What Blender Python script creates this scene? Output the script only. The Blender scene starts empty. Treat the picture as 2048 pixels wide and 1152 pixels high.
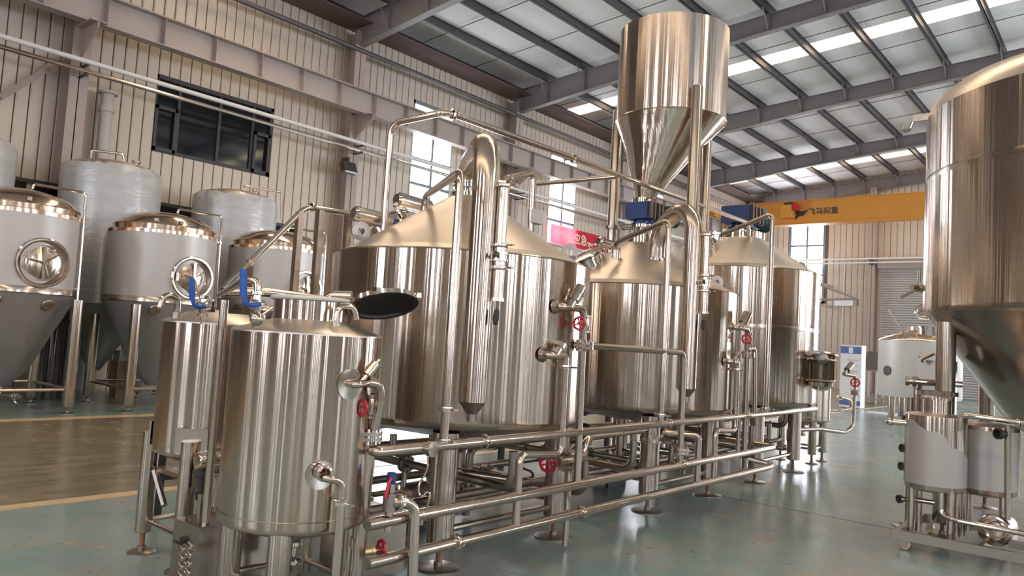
import bpy, math, random
from mathutils import Vector, Matrix, Quaternion
random.seed(7)
R_ = math.radians
S = bpy.context.scene
C = S.collection

# ---------------------------------------------------------------- camera
H = 1.6
YAW, PITCH, ROLL, F = 0.7015247672, 0.0669576968, 0.0595243662, 1506.522
fw = Vector((math.cos(PITCH)*math.cos(YAW), math.cos(PITCH)*math.sin(YAW), math.sin(PITCH)))
rt0 = Vector((math.sin(YAW), -math.cos(YAW), 0)); up0 = rt0.cross(fw)
rt = rt0*math.cos(ROLL)+up0*math.sin(ROLL); up = up0*math.cos(ROLL)-rt0*math.sin(ROLL)
cam = bpy.data.objects.new('camera', bpy.data.cameras.new('camera'))
C.objects.link(cam)
m = Matrix((rt, up, -fw)).transposed().to_4x4(); m.translation = (0, 0, H)
cam.matrix_world = m
cam.data.sensor_width = 36; cam.data.lens = 36*F/2048; cam.data.clip_end = 200; cam.data.clip_start = .05
S.camera = cam

# ---------------------------------------------------------------- light and exposure
S.view_settings.view_transform = 'Standard'; S.view_settings.look = 'None'
S.view_settings.gamma = 1; S.view_settings.use_curve_mapping = False
S.view_settings.exposure = -1.35
S.cycles.max_bounces = 10; S.cycles.diffuse_bounces = 5; S.cycles.glossy_bounces = 5
S.cycles.transparent_max_bounces = 12; S.cycles.caustics_reflective = False; S.cycles.caustics_refractive = False
S.cycles.sample_clamp_indirect = 6; S.cycles.blur_glossy = 0.5
W = bpy.data.worlds.new('sky'); S.world = W; W.use_nodes = True
W.node_tree.nodes['Background'].inputs[0].default_value = (.93, .96, 1, 1)
W.node_tree.nodes['Background'].inputs[1].default_value = 9.0

WL = 17.3            # left wall
XE = 40.74           # end wall
XB = -9.0            # wall behind the camera
YR = -17.3           # right wall
def area(name, loc, rot, sx, sy, power, col):
    l = bpy.data.lights.new(name, 'AREA'); l.shape = 'RECTANGLE'; l.size = sx; l.size_y = sy
    l.energy = power; l.color = col
    o = bpy.data.objects.new(name, l); o.location = loc; o.rotation_euler = rot; C.objects.link(o); o.visible_camera = True; return o
def roof_z(y): return 10.25+0.072*(17.3-abs(y))
SKYX = [-4.9, 9.1, 23.2, 37.2]         # translucent roof strips
PW = dict(sky=60, win=85)
COOL, WARM = (.94, .96, 1), (1, .93, .86)
LEFT_WIN = [(15.2, 17.1), (22.2, 24.1), (29.2, 31.1), (36.2, 38.1)]
for i, sx in enumerate(SKYX):
    for s in (1, -1):
        a = math.atan(.072)*(-1 if s > 0 else 1)
        area('skylight_daylight', (sx, s*8.6, roof_z(8.6)+.35), (a, 0, 0), .8, 17, PW['sky']*17*(.4 if sx > 15 else 2.0), WARM)
for x0, x1 in LEFT_WIN:
    area('window_daylight', ((x0+x1)/2, WL+.45, 7.0), (R_(-90), 0, 0), x1-x0, 3.5, PW['win']*(14 if x0 > 28 else 7.5), COOL)
ADDED_RIGHT_WIN = [(-5.8, -3.9), (1.2, 3.1), (8.2, 10.1), (15.2, 17.1), (22.2, 24.1), (29.2, 31.1), (36.2, 38.1)]  # unseen windows, added so the steel mirrors tall bright strips
for x0, x1 in ADDED_RIGHT_WIN:
    area('window_daylight', ((x0+x1)/2, YR-.45, 5.0), (R_(90), 0, 0), x1-x0, 6.0, PW['win']*(90 if x0 > 27 else 36 if x0 > 20 else 12), COOL)
ADDED_BACK_WIN = [(-13.6, -12.2), (-7.6, -6.2), (-1.6, -.2), (4.4, 5.8), (10.4, 11.8)]  # added behind the camera to give bright stripes in the steel
for y0, y1 in ADDED_BACK_WIN:
    area('window_daylight', (XB-.45, (y0+y1)/2, 5.0), (0, R_(-90), 0), 6.0, y1-y0, PW['win']*13, COOL)
END_WIN = [(12.95, 14.88), (.9, 2.6)]
for y0, y1 in END_WIN:
    area('window_daylight', (XE+.45, (y0+y1)/2, 6.9), (0, R_(90), 0), 5.0, y1-y0, PW['win']*16, COOL)

ADDED_DOOR = (-8.0, -1.5, 5.6)  # unseen open door, added to brighten the far end and the floor
area('unseen_door_daylight', (XE+.5, (ADDED_DOOR[0]+ADDED_DOOR[1])/2, ADDED_DOOR[2]/2), (0, R_(90), 0), ADDED_DOOR[2], ADDED_DOOR[1]-ADDED_DOOR[0], PW['win']*22, COOL)
DOOR3 = (14.0, 18.6, 3.8)
area('unseen_door_daylight', ((DOOR3[0]+DOOR3[1])/2, WL+.5, DOOR3[2]/2), (R_(-90), 0, 0), DOOR3[1]-DOOR3[0], DOOR3[2], PW['win']*14, COOL)
# ---------------------------------------------------------------- from a pixel of the photograph to a point on a known plane
def ray(x, y): return fw+rt*((x-1024)/F)-up*((y-576)/F)
O = Vector((0, 0, H))
def PY(x, y, Y): d = ray(x, y); return O+d*(Y/d.y)
def PX(x, y, X): d = ray(x, y); return O+d*(X/d.x)
def PZ(x, y, Z): d = ray(x, y); return O+d*((Z-H)/d.z)

# ---------------------------------------------------------------- mesh builder
def frame(d):
    d = Vector(d).normalized()
    a = Vector((0, 0, 1)) if abs(d.z) < .9 else Vector((1, 0, 0))
    u = a.cross(d).normalized(); v = d.cross(u)
    return u, v, d
class MB:
    def __init__(s): s.v = []; s.f = []
    def add(s, vs, fs):
        b = len(s.v); s.v += [Vector(p) for p in vs]; s.f += [tuple(i+b for i in f) for f in fs]; return s
    def box(s, c, size, rz=0, rot=None):
        hx, hy, hz = size[0]/2, size[1]/2, size[2]/2
        M = rot if rot is not None else Matrix.Rotation(rz, 3, 'Z')
        c = Vector(c)
        vs = [c+M@Vector((x, y, z)) for x in (-hx, hx) for y in (-hy, hy) for z in (-hz, hz)]
        return s.add(vs, [(0, 1, 3, 2), (4, 6, 7, 5), (0, 4, 5, 1), (2, 3, 7, 6), (0, 2, 6, 4), (1, 5, 7, 3)])
    def bb(s, lo, hi):
        return s.box([(a+b)/2 for a, b in zip(lo, hi)], [abs(b-a) for a, b in zip(lo, hi)])
    def lathe(s, prof, p=(0, 0, 0), d=(0, 0, 1), n=24, sweep=None, lobes=0, amp=0):
        u, v, w = frame(d); p = Vector(p); full = sweep is None
        cnt = n if full else n+1
        b = len(s.v); rings = []
        for r, h in prof:
            if r < 1e-6: s.v.append(p+w*h); rings.append([len(s.v)-1]); continue
            row = []
            for k in range(cnt):
                t = (2*math.pi*k/n) if full else sweep[0]+(sweep[1]-sweep[0])*k/n
                rr = r*(1+amp*math.cos(lobes*t)) if lobes else r
                s.v.append(p+u*(rr*math.cos(t))+v*(rr*math.sin(t))+w*h); row.append(len(s.v)-1)
            rings.append(row)
        for A, B in zip(rings, rings[1:]):
            m_ = cnt if full else cnt-1
            for k in range(m_):
                k2 = (k+1) % cnt
                if len(A) == 1 and len(B) == 1: continue
                if len(A) == 1: s.f.append((A[0], B[k], B[k2])) if False else s.f.append((A[0], B[k2], B[k]))
                elif len(B) == 1: s.f.append((A[k], A[k2], B[0]))
                else: s.f.append((A[k], A[k2], B[k2], B[k]))
        return s
    def cyl(s, p0, p1, r, n=16, r2=None):
        p0 = Vector(p0); p1 = Vector(p1); L = (p1-p0).length
        r2 = r if r2 is None else r2
        return s.lathe([(0, 0), (r, 0), (r2, L), (0, L)], p0, p1-p0, n)
    def pipe_ring(s, p, d, r0, r1, h, n=20):      # a hollow ring
        return s.lathe([(r0, -h/2), (r1, -h/2), (r1, h/2), (r0, h/2), (r0, -h/2)], p, d, n)
    def torus(s, p, d, R, r, n=24, k=8, lobes=0, amp=0):
        prof = [(R+r*math.cos(2*math.pi*i/k), r*math.sin(2*math.pi*i/k)) for i in range(k+1)]
        return s.lathe(prof, p, d, n, lobes=lobes, amp=amp)
    def sphere(s, p, r, n=12, k=8, sq=1):
        return s.lathe([(r*math.sin(math.pi*i/k), -r*sq*math.cos(math.pi*i/k)) for i in range(k+1)], p, (0, 0, 1), n)
    def tube(s, pts, r, n=14, bend=.08, caps=True, r_in=None):
        pts = [Vector(p) for p in pts]
        path = [pts[0]]
        for i in range(1, len(pts)-1):
            a, b, c = pts[i-1], pts[i], pts[i+1]
            d1 = (a-b); d2 = (c-b); l = min(bend, d1.length*.48, d2.length*.48)
            d1.normalize(); d2.normalize()
            if d1.dot(d2) < -.999: continue
            q0 = b+d1*l; q2 = b+d2*l
            ang = d1.angle(d2); rad = l*math.tan(ang/2)
            bis = (d1+d2).normalized(); cen = b+bis*(l/math.cos(ang/2))
            tot = math.pi-ang; st = max(3, int(tot/R_(15)))
            e1 = (q0-cen).normalized(); ax = e1.cross((q2-cen).normalized()).normalized()
            for j in range(st+1):
                path.append(cen+Quaternion(ax, tot*j/st)@e1*rad)
        path.append(pts[-1])
        T = []
        for i in range(len(path)):
            a = path[max(i-1, 0)]; b = path[min(i+1, len(path)-1)]
            T.append((b-a).normalized())
        u, v, _ = frame(T[0]); rows = []
        for i, p in enumerate(path):
            if i:
                q = T[i-1].rotation_difference(T[i]); u = q@u; v = q@v
            row = []
            for k in range(n):
                t = 2*math.pi*k/n; s.v.append(p+u*(r*math.cos(t))+v*(r*math.sin(t))); row.append(len(s.v)-1)
            rows.append(row)
        for A, B in zip(rows, rows[1:]):
            for k in range(n): s.f.append((A[k], A[(k+1) % n], B[(k+1) % n], B[k]))
        if caps: s.f.append(tuple(reversed(rows[0]))); s.f.append(tuple(rows[-1]))
        return s
    def prism(s, poly, p, ex, ey, depth):        # flat polygon in the axes ex, ey pushed along their normal
        p = Vector(p); ex = Vector(ex).normalized(); ey = Vector(ey).normalized(); w = ex.cross(ey)
        n = len(poly)
        vs = [p+ex*a+ey*b for a, b in poly]+[p+ex*a+ey*b+w*depth for a, b in poly]
        fs = [tuple(reversed(range(n))), tuple(range(n, 2*n))]+[(i, (i+1) % n, (i+1) % n+n, i+n) for i in range(n)]
        return s.add(vs, fs)

def wloc(o):
    v = Vector((0, 0, 0))
    while o is not None: v += o.location; o = o.parent
    return v
def build(name, mb, mat, parent=None, label=None, smooth=True, ang=35, loc=None, kind=None):
    base = wloc(parent) if parent is not None else Vector((0, 0, 0))
    l = Vector(loc) if loc is not None else Vector((0, 0, 0))
    me = bpy.data.meshes.new(name)
    me.from_pydata([tuple(p-base-l) for p in mb.v], [], mb.f); me.materials.append(mat)
    me.validate()
    if smooth:
        me.shade_smooth(); me.set_sharp_from_angle(angle=R_(ang))
    o = bpy.data.objects.new(name, me); C.objects.link(o); o.location = l
    if parent is not None: o.parent = parent
    if label: o['label'] = label
    if kind: o['kind'] = kind
    return o
def thing(name, label, cat, loc=(0, 0, 0), group=None):
    o = bpy.data.objects.new(name, None); o.empty_display_size = .1; C.objects.link(o); o.location = loc
    o['label'] = label; o['category'] = cat
    if group: o['group'] = group
    return o
def tag(o, label, cat, group=None):
    o['label'] = label; o['category'] = cat
    if group: o['group'] = group
    return o

# ---------------------------------------------------------------- materials
def new_mat(name):
    mt = bpy.data.materials.new(name); mt.use_nodes = True
    nt = mt.node_tree; return mt, nt, nt.nodes['Principled BSDF']
def plain(name, col, rough=.5, metal=0, noise=0, scale=8, coat=0):
    mt, nt, b = new_mat(name)
    b.inputs['Base Color'].default_value = (*col, 1); b.inputs['Roughness'].default_value = rough
    b.inputs['Metallic'].default_value = metal
    if coat: b.inputs['Coat Weight'].default_value = coat; b.inputs['Coat Roughness'].default_value = .1
    if noise:
        tc = nt.nodes.new('ShaderNodeTexCoord'); n = nt.nodes.new('ShaderNodeTexNoise')
        n.inputs['Scale'].default_value = scale; n.inputs['Detail'].default_value = 6
        nt.links.new(tc.outputs['Object'], n.inputs['Vector'])
        mx = nt.nodes.new('ShaderNodeMix'); mx.data_type = 'RGBA'
        mx.inputs[6].default_value = (*[c*(1-noise) for c in col], 1)
        mx.inputs[7].default_value = (*[min(1, c*(1+noise)) for c in col], 1)
        nt.links.new(n.outputs['Fac'], mx.inputs[0]); nt.links.new(mx.outputs[2], b.inputs['Base Color'])
    return mt
def steel(name, col=(.62, .525, .445), rough=.18, aniso=.93, streak=(38, 38, .012), bump=.16, wob=.3, tang=True):
    mt, nt, b = new_mat(name); N = nt.nodes.new; L = nt.links.new
    b.inputs['Metallic'].default_value = 1; b.inputs['Base Color'].default_value = (*col, 1)
    b.inputs['Anisotropic'].default_value = aniso; b.inputs['Anisotropic Rotation'].default_value = .25
    if tang:
        t = N('ShaderNodeTangent'); t.direction_type = 'RADIAL'; t.axis = 'Z'; L(t.outputs[0], b.inputs['Tangent'])
    tc = N('ShaderNodeTexCoord'); mp = N('ShaderNodeMapping'); mp.inputs['Scale'].default_value = streak
    L(tc.outputs['Object'], mp.inputs['Vector'])
    n = N('ShaderNodeTexNoise'); n.inputs['Scale'].default_value = 1; n.inputs['Detail'].default_value = 3
    L(mp.outputs[0], n.inputs['Vector'])
    mr = N('ShaderNodeMapRange'); mr.inputs[3].default_value = rough*.75; mr.inputs[4].default_value = rough*1.3
    L(n.outputs['Fac'], mr.inputs[0]); L(mr.outputs[0], b.inputs['Roughness'])
    mp2 = N('ShaderNodeMapping'); mp2.inputs['Scale'].default_value = (streak[0]*.14, streak[1]*.14, .07 if tang else .5)
    L(tc.outputs['Object'], mp2.inputs['Vector'])
    n2 = N('ShaderNodeTexNoise'); n2.inputs['Scale'].default_value = 1; n2.inputs['Detail'].default_value = 2
    L(mp2.outputs[0], n2.inputs['Vector'])
    b1 = N('ShaderNodeBump'); b1.inputs['Strength'].default_value = bump; b1.inputs['Distance'].default_value = .01
    b2 = N('ShaderNodeBump'); b2.inputs['Strength'].default_value = wob; b2.inputs['Distance'].default_value = .04
    L(n2.outputs['Fac'], b2.inputs['Height']); L(b2.outputs[0], b1.inputs['Normal'])
    L(n.outputs['Fac'], b1.inputs['Height']); L(b1.outputs[0], b.inputs['Normal'])
    return mt
M = {}
M['steel'] = steel('brushed_steel')
M['cone'] = steel('satin_steel_roof', (.84, .75, .67), .36, .2, (6, 6, 6), .04, .1, False)
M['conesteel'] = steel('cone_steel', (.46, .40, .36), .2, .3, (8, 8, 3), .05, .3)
M['pipe'] = steel('pipe_steel', (.56, .48, .41), .2, .2, (30, 30, 30), .03, .05, False)
M['leg'] = steel('leg_steel', (.56, .48, .41), .22, .8, (60, 60, .05), .1, .12)
M['polish'] = steel('polished_steel', (.78, .70, .62), .1, 0, (10, 10, 10), .02, .05, False)
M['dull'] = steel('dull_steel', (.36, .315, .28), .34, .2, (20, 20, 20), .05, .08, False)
M['warmlit'] = steel('warm_lit_steel', (.84, .66, .52), .16, .3, (8, 8, 8), .03, .1, False)  # plain steel with the warm skylight tint put into its colour
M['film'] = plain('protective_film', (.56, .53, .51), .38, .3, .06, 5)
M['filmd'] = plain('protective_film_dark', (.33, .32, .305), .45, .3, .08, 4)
M['white'] = plain('white_paint', (.78, .76, .73), .45)
M['whitefilm'] = plain('white_film', (.66, .64, .62), .45, .1, .04, 3)
M['greyfilm'] = plain('grey_film', (.50, .46, .43), .4, .2, .05, 4)
M['black'] = plain('black_rubber', (.02, .02, .02), .5)
M['dark'] = plain('dark_metal', (.06, .055, .055), .45, .5)
M['frame'] = plain('dark_frame', (.05, .045, .05), .5, .3)
M['red'] = plain('red_paint', (.62, .02, .05), .35)
M['blue'] = plain('blue_paint', (.014, .045, .19), .4)
M['bluelever'] = plain('blue_plastic', (.02, .10, .45), .4)
M['green'] = plain('green_paint', (.03, .10, .09), .4)
M['orange'] = plain('crane_orange', (.80, .33, .05), .4, 0, .05, 2)
M['ink'] = plain('dark_ink', (.05, .045, .06), .6)
M['yellow'] = plain('yellow_sticker', (.9, .6, .02), .5)
M['brass'] = plain('brass', (.7, .55, .3), .3, 1)
M['gasket'] = plain('silicone_gasket', (.75, .72, .66), .5)
M['girder'] = plain('girder_paint', (.42, .36, .33), .5, 0, .06, 2)
M['rafter'] = plain('rafter_paint', (.23, .205, .205), .5, 0, .08, 3)
M['purlin'] = plain('purlin_zinc', (.085, .075, .078), .5, .1)
M['column'] = plain('column_paint', (.42, .34, .30), .5, 0, .08, 3)
M['rust'] = plain('red_oxide', (.30, .13, .07), .6, 0, .1, 4)
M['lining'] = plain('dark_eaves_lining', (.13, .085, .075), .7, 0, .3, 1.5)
M['rustmetal'] = plain('brown_casting', (.14, .09, .07), .5, .3)
M['panel'] = plain('cream_cladding', (.60, .515, .425), .42, .1, .05, 1.5)
M['panelbase'] = plain('cladding_backing', (.12, .10, .09), .7)
M['unseenwall'] = plain('darkened_unseen_wall', (.26, .215, .185), .6, 0, .2, .5)  # unseen walls, coloured dark to deepen contrast in the steel reflections
M['shutter'] = plain('shutter_slat', (.55, .53, .53), .4, .3)
M['grout'] = plain('concrete', (.4, .4, .4), .7)
M['pvc'] = plain('pvc_grey', (.5, .47, .43), .4)
M['card'] = plain('brown_card', (.45, .3, .17), .7)
M['text'] = plain('banner_text', (.95, .82, .70), .6)
M['paper'] = plain('poster_white', (.82, .83, .86), .5)
M['posterblue'] = plain('poster_blue', (.10, .16, .45), .5)

def mat_banner():
    mt, nt, b = new_mat('red_banner_cloth')
    b.inputs['Base Color'].default_value = (.80, .03, .06, 1); b.inputs['Roughness'].default_value = .7
    tr = nt.nodes.new('ShaderNodeBsdfTranslucent'); tr.inputs[0].default_value = (.95, .12, .16, 1)
    mx = nt.nodes.new('ShaderNodeMixShader'); mx.inputs[0].default_value = .4
    nt.links.new(b.outputs[0], mx.inputs[1]); nt.links.new(tr.outputs[0], mx.inputs[2])
    nt.links.new(mx.outputs[0], nt.nodes['Material Output'].inputs[0]); return mt
M['banner'] = mat_banner()
def mat_pane(name, col, gl=.08):
    mt = bpy.data.materials.new(name); mt.use_nodes = True; nt = mt.node_tree; nt.nodes.clear(); N = nt.nodes.new
    o = N('ShaderNodeOutputMaterial'); t = N('ShaderNodeBsdfTransparent'); t.inputs[0].default_value = (*col, 1)
    g = N('ShaderNodeBsdfGlossy'); g.inputs['Roughness'].default_value = .05
    mx = N('ShaderNodeMixShader'); mx.inputs[0].default_value = gl
    nt.links.new(t.outputs[0], mx.inputs[1]); nt.links.new(g.outputs[0], mx.inputs[2]); nt.links.new(mx.outputs[0], o.inputs[0])
    return mt
M['pane'] = mat_pane('window_glass', (.95, .97, 1))
M['darkpane'] = plain('dark_glass', (.012, .014, .018), .06)
def mat_skypanel():
    mt = bpy.data.materials.new('fibreglass_roof_panel'); mt.use_nodes = True; nt = mt.node_tree; nt.nodes.clear(); N = nt.nodes.new
    o = N('ShaderNodeOutputMaterial'); t = N('ShaderNodeBsdfTransparent'); t.inputs[0].default_value = (.95, .78, .56, 1)
    g = N('ShaderNodeBsdfTranslucent'); g.inputs[0].default_value = (.9, .72, .50, 1)
    tc = N('ShaderNodeTexCoord'); n = N('ShaderNodeTexNoise'); n.inputs['Scale'].default_value = 2
    nt.links.new(tc.outputs['Object'], n.inputs['Vector'])
    mr = N('ShaderNodeMapRange'); mr.inputs[3].default_value = .3; mr.inputs[4].default_value = .75
    nt.links.new(n.outputs['Fac'], mr.inputs[0])
    mx = N('ShaderNodeMixShader'); nt.links.new(mr.outputs[0], mx.inputs[0])
    nt.links.new(t.outputs[0], mx.inputs[1]); nt.links.new(g.outputs[0], mx.inputs[2]); nt.links.new(mx.outputs[0], o.inputs[0])
    return mt
M['skypanel'] = mat_skypanel()
def mat_roof():
    mt, nt, b = new_mat('roof_insulation'); N = nt.nodes.new; L = nt.links.new
    b.inputs['Roughness'].default_value = .55
    tc = N('ShaderNodeTexCoord'); outs = []
    for ang, sc in ((.6, 5.5), (-.6, 5.5), (1.5708, 5)):
        mp = N('ShaderNodeMapping'); mp.inputs['Rotation'].default_value = (0, 0, ang); L(tc.outputs['Object'], mp.inputs['Vector'])
        w = N('ShaderNodeTexWave'); w.inputs['Scale'].default_value = sc; w.inputs['Distortion'].default_value = .6
        w.inputs['Detail'].default_value = 1
        L(mp.outputs[0], w.inputs['Vector'])
        p = N('ShaderNodeMath'); p.operation = 'POWER'; p.inputs[1].default_value = 14; L(w.outputs['Fac'], p.inputs[0]); outs.append(p)
    a = N('ShaderNodeMath'); a.operation = 'MAXIMUM'; L(outs[0].outputs[0], a.inputs[0]); L(outs[1].outputs[0], a.inputs[1])
    a2 = N('ShaderNodeMath'); a2.operation = 'MAXIMUM'; L(a.outputs[0], a2.inputs[0]); L(outs[2].outputs[0], a2.inputs[1])
    n = N('ShaderNodeTexNoise'); n.inputs['Scale'].default_value = .7; n.inputs['Detail'].default_value = 5; L(tc.outputs['Object'], n.inputs['Vector'])
    c0 = N('ShaderNodeMix'); c0.data_type = 'RGBA'; c0.inputs[6].default_value = (.80, .77, .77, 1); c0.inputs[7].default_value = (.90, .87, .86, 1)
    L(n.outputs['Fac'], c0.inputs[0])
    c1 = N('ShaderNodeMix'); c1.data_type = 'RGBA'; c1.inputs[7].default_value = (.40, .37, .36, 1)
    s = N('ShaderNodeMath'); s.operation = 'MULTIPLY'; s.inputs[1].default_value = .6; L(a2.outputs[0], s.inputs[0])
    L(s.outputs[0], c1.inputs[0]); L(c0.outputs[2], c1.inputs[6]); L(c1.outputs[2], b.inputs['Base Color'])
    bp = N('ShaderNodeBump'); bp.inputs['Strength'].default_value = .4; bp.inputs['Distance'].default_value = .05
    L(n.outputs['Fac'], bp.inputs['Height']); L(bp.outputs[0], b.inputs['Normal'])
    return mt
M['roof'] = mat_roof()
def mat_floor():
    mt, nt, b = new_mat('epoxy_floor'); N = nt.nodes.new; L = nt.links.new
    tc = N('ShaderNodeTexCoord')
    def noise(sc, det, scale=(1, 1, 1), rough=.55):
        mp = N('ShaderNodeMapping'); mp.inputs['Scale'].default_value = scale; L(tc.outputs['Object'], mp.inputs['Vector'])
        n = N('ShaderNodeTexNoise'); n.inputs['Scale'].default_value = sc; n.inputs['Detail'].default_value = det
        n.inputs['Roughness'].default_value = rough; L(mp.outputs[0], n.inputs['Vector']); return n
    def ramp(src, a, b_):
        r = N('ShaderNodeMapRange'); r.inputs[1].default_value = a; r.inputs[2].default_value = b_; L(src, r.inputs[0]); return r.outputs[0]
    def mix(fac, A, B):
        m_ = N('ShaderNodeMix'); m_.data_type = 'RGBA'
        if isinstance(fac, float): m_.inputs[0].default_value = fac
        else: L(fac, m_.inputs[0])
        for k, v in ((6, A), (7, B)):
            if isinstance(v, tuple): m_.inputs[k].default_value = (*v, 1)
            else: L(v, m_.inputs[k])
        return m_.outputs[2]
    n1 = noise(.9, 8); n2 = noise(2.5, 6, (1, 1, 1)); n3 = noise(1.2, 8, (.25, 3, 1), .7); n4 = noise(14, 4)
    teal = mix(ramp(n1.outputs['Fac'], .4, .65), (.20, .31, .305), (.31, .36, .345))
    teal = mix(ramp(n2.outputs['Fac'], .55, .72), teal, (.34, .30, .25))
    teal = mix(ramp(n4.outputs['Fac'], .62, .75), teal, (.10, .12, .12))
    aisle = mix(ramp(n3.outputs['Fac'], .35, .7), (.15, .13, .08), (.28, .25, .165))
    aisle = mix(ramp(n2.outputs['Fac'], .5, .7), aisle, (.27, .22, .15))
    sx = N('ShaderNodeSeparateXYZ'); L(tc.outputs['Object'], sx.inputs[0])
    g1 = N('ShaderNodeMath'); g1.operation = 'GREATER_THAN'; g1.inputs[1].default_value = 7.05; L(sx.outputs[1], g1.inputs[0])
    g2 = N('ShaderNodeMath'); g2.operation = 'LESS_THAN'; g2.inputs[1].default_value = 12.4; L(sx.outputs[1], g2.inputs[0])
    g = N('ShaderNodeMath'); g.operation = 'MULTIPLY'; L(g1.outputs[0], g.inputs[0]); L(g2.outputs[0], g.inputs[1])
    col = mix(g.outputs[0], teal, aisle); L(col, b.inputs['Base Color'])
    rr = N('ShaderNodeMapRange'); rr.inputs[3].default_value = .1; rr.inputs[4].default_value = .36; L(n2.outputs['Fac'], rr.inputs[0])
    L(rr.outputs[0], b.inputs['Roughness'])
    bp = N('ShaderNodeBump'); bp.inputs['Strength'].default_value = .06; bp.inputs['Distance'].default_value = .02
    L(n3.outputs['Fac'], bp.inputs['Height']); L(bp.outputs[0], b.inputs['Normal'])
    b.inputs['Specular IOR Level'].default_value = .6
    return mt
M['floor'] = mat_floor()
M['line'] = plain('floor_line_paint', (.62, .47, .28), .4, 0, .25, 6)

# ================================================================ THE HALL
def struct(o): o['kind'] = 'structure'; return o
struct(build('floor', MB().bb((XB, YR, -.2), (XE, WL, 0)), M['floor'], smooth=False))
flo = bpy.data.objects['floor']
for x in (1.5, 8.05, 14.6, 21.1, 27.6): build('control_joint', MB().bb((x-.006, -6, -.002), (x+.006, 6.9, .0015)), M['ink'], flo, smooth=False)
for y in (-5.0,): build('control_joint', MB().bb((XB+1, y-.006, -.002), (34, y+.006, .0015)), M['ink'], flo, smooth=False)
fl_ = thing('floor_marking', 'worn tan painted line along the far edge of the brown aisle, before the fermenters', 'floor marking')
build('stripe', MB().bb((XB+1, 12.36, 0), (30, 12.62, .004)), M['line'], fl_, smooth=False)
fl_ = thing('floor_marking', 'worn tan painted line along the near edge of the brown aisle, beside the small tanks', 'floor marking')
build('stripe', MB().bb((XB+1, 6.93, 0), (30, 7.1, .004)), M['line'], fl_, smooth=False)

ZT = 10.2
def wall(name, axis, pos, a0, a1, ztop, openings, out, pw=.25, panels=True, vis=None):
    """flat wall with openings [(a0,a1,z0,z1)]; cladding strips are its parts. axis 'x' = wall runs along x at y=pos"""
    def P(a, d, z): return (a, pos+out*d, z) if axis == 'x' else (pos+out*d, a, z)
    mb = MB(); cuts = sorted({a0, a1, *[o for op in openings for o in op[:2]]})
    for s0, s1 in zip(cuts, cuts[1:]):
        mid = (s0+s1)/2; z = 0
        for op in sorted([o for o in openings if o[0] < mid < o[1]], key=lambda o: o[2]):
            if op[2] > z: mb.bb(P(s0, 0, z), P(s1, .12, op[2]))
            z = op[3]
        if z < ztop: mb.bb(P(s0, 0, z), P(s1, .12, ztop))
    w = struct(build(name, mb, M['panelbase'], smooth=False))
    if not panels: return w
    v0, v1 = vis or (a0, a1)
    n = int(round((v1-v0)/pw)); pme = {}
    for i in range(n):
        s0 = v0+i*pw; s1 = s0+pw; mid = (s0+s1)/2
        spans = []; z = 0
        for op in sorted([o for o in openings if o[0]-.02 < mid < o[1]+.02], key=lambda o: o[2]):
            if op[2] > z: spans.append((z, op[2]))
            z = op[3]
        if z < ztop: spans.append((z, ztop))
        for z0, z1 in spans:
            key = (round(z0, 2), round(z1, 2))
            if key not in pme:
                hw = pw/2-.009; t = .03
                pr = [(-hw, 0), (-hw+.004, t), (-hw+.03, t+.006), (hw-.03, t+.006), (hw-.004, t), (hw, 0)]
                vs = []
                for zz in (0, z1-z0):
                    for a, d in pr: vs.append((a, -out*d, zz) if axis == 'x' else (-out*d, a, zz))
                k = len(pr)
                fs = [(j, j+1, j+1+k, j+k) for j in range(k-1)]
                if (axis == 'x') == (out > 0): pass
                else: fs = [tuple(reversed(f)) for f in fs]
                me = bpy.data.meshes.new('cladding_panel'); me.from_pydata(vs, [], fs); me.materials.append(M['panel']); pme[key] = me
            o = bpy.data.objects.new('cladding_panel', pme[key]); C.objects.link(o); o.parent = w
            o.location = (mid, pos, z0) if axis == 'x' else (pos, mid, z0)
    return w

WIN_Z0, WIN_Z1 = 5.2, 8.78
DW = (7.44, 10.52, 5.36, 7.15)          # dark office window
wl = wall('wall_left', 'x', WL, XB, XE, ZT, [DW, (DOOR3[0], DOOR3[1], 0, DOOR3[2])]+[(a, b, WIN_Z0, WIN_Z1) for a, b in LEFT_WIN], 1, .25, vis=(3.0, XE))
we = wall('wall_end', 'y', XE, YR, WL, 11.5, [(a, b, 6.4 if a < 0 else 4.4, 9.4) for a, b in END_WIN]+[(5.4, 10.2, 0, 6.35), (ADDED_DOOR[0], ADDED_DOOR[1], 0, ADDED_DOOR[2])], 1, .3, vis=(.8, WL))
wr = wall('wall_right', 'x', YR, XB, XE, ZT, [(a, b, 2.0, 8.0) for a, b in ADDED_RIGHT_WIN], -1, panels=False)
wb = wall('wall_back', 'y', XB, YR, WL, 11.5, [(a, b, 2.0, 8.0) for a, b in ADDED_BACK_WIN], -1, panels=False)
for w in (wr, wb): w.data.materials[0] = M['unseenwall']

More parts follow.
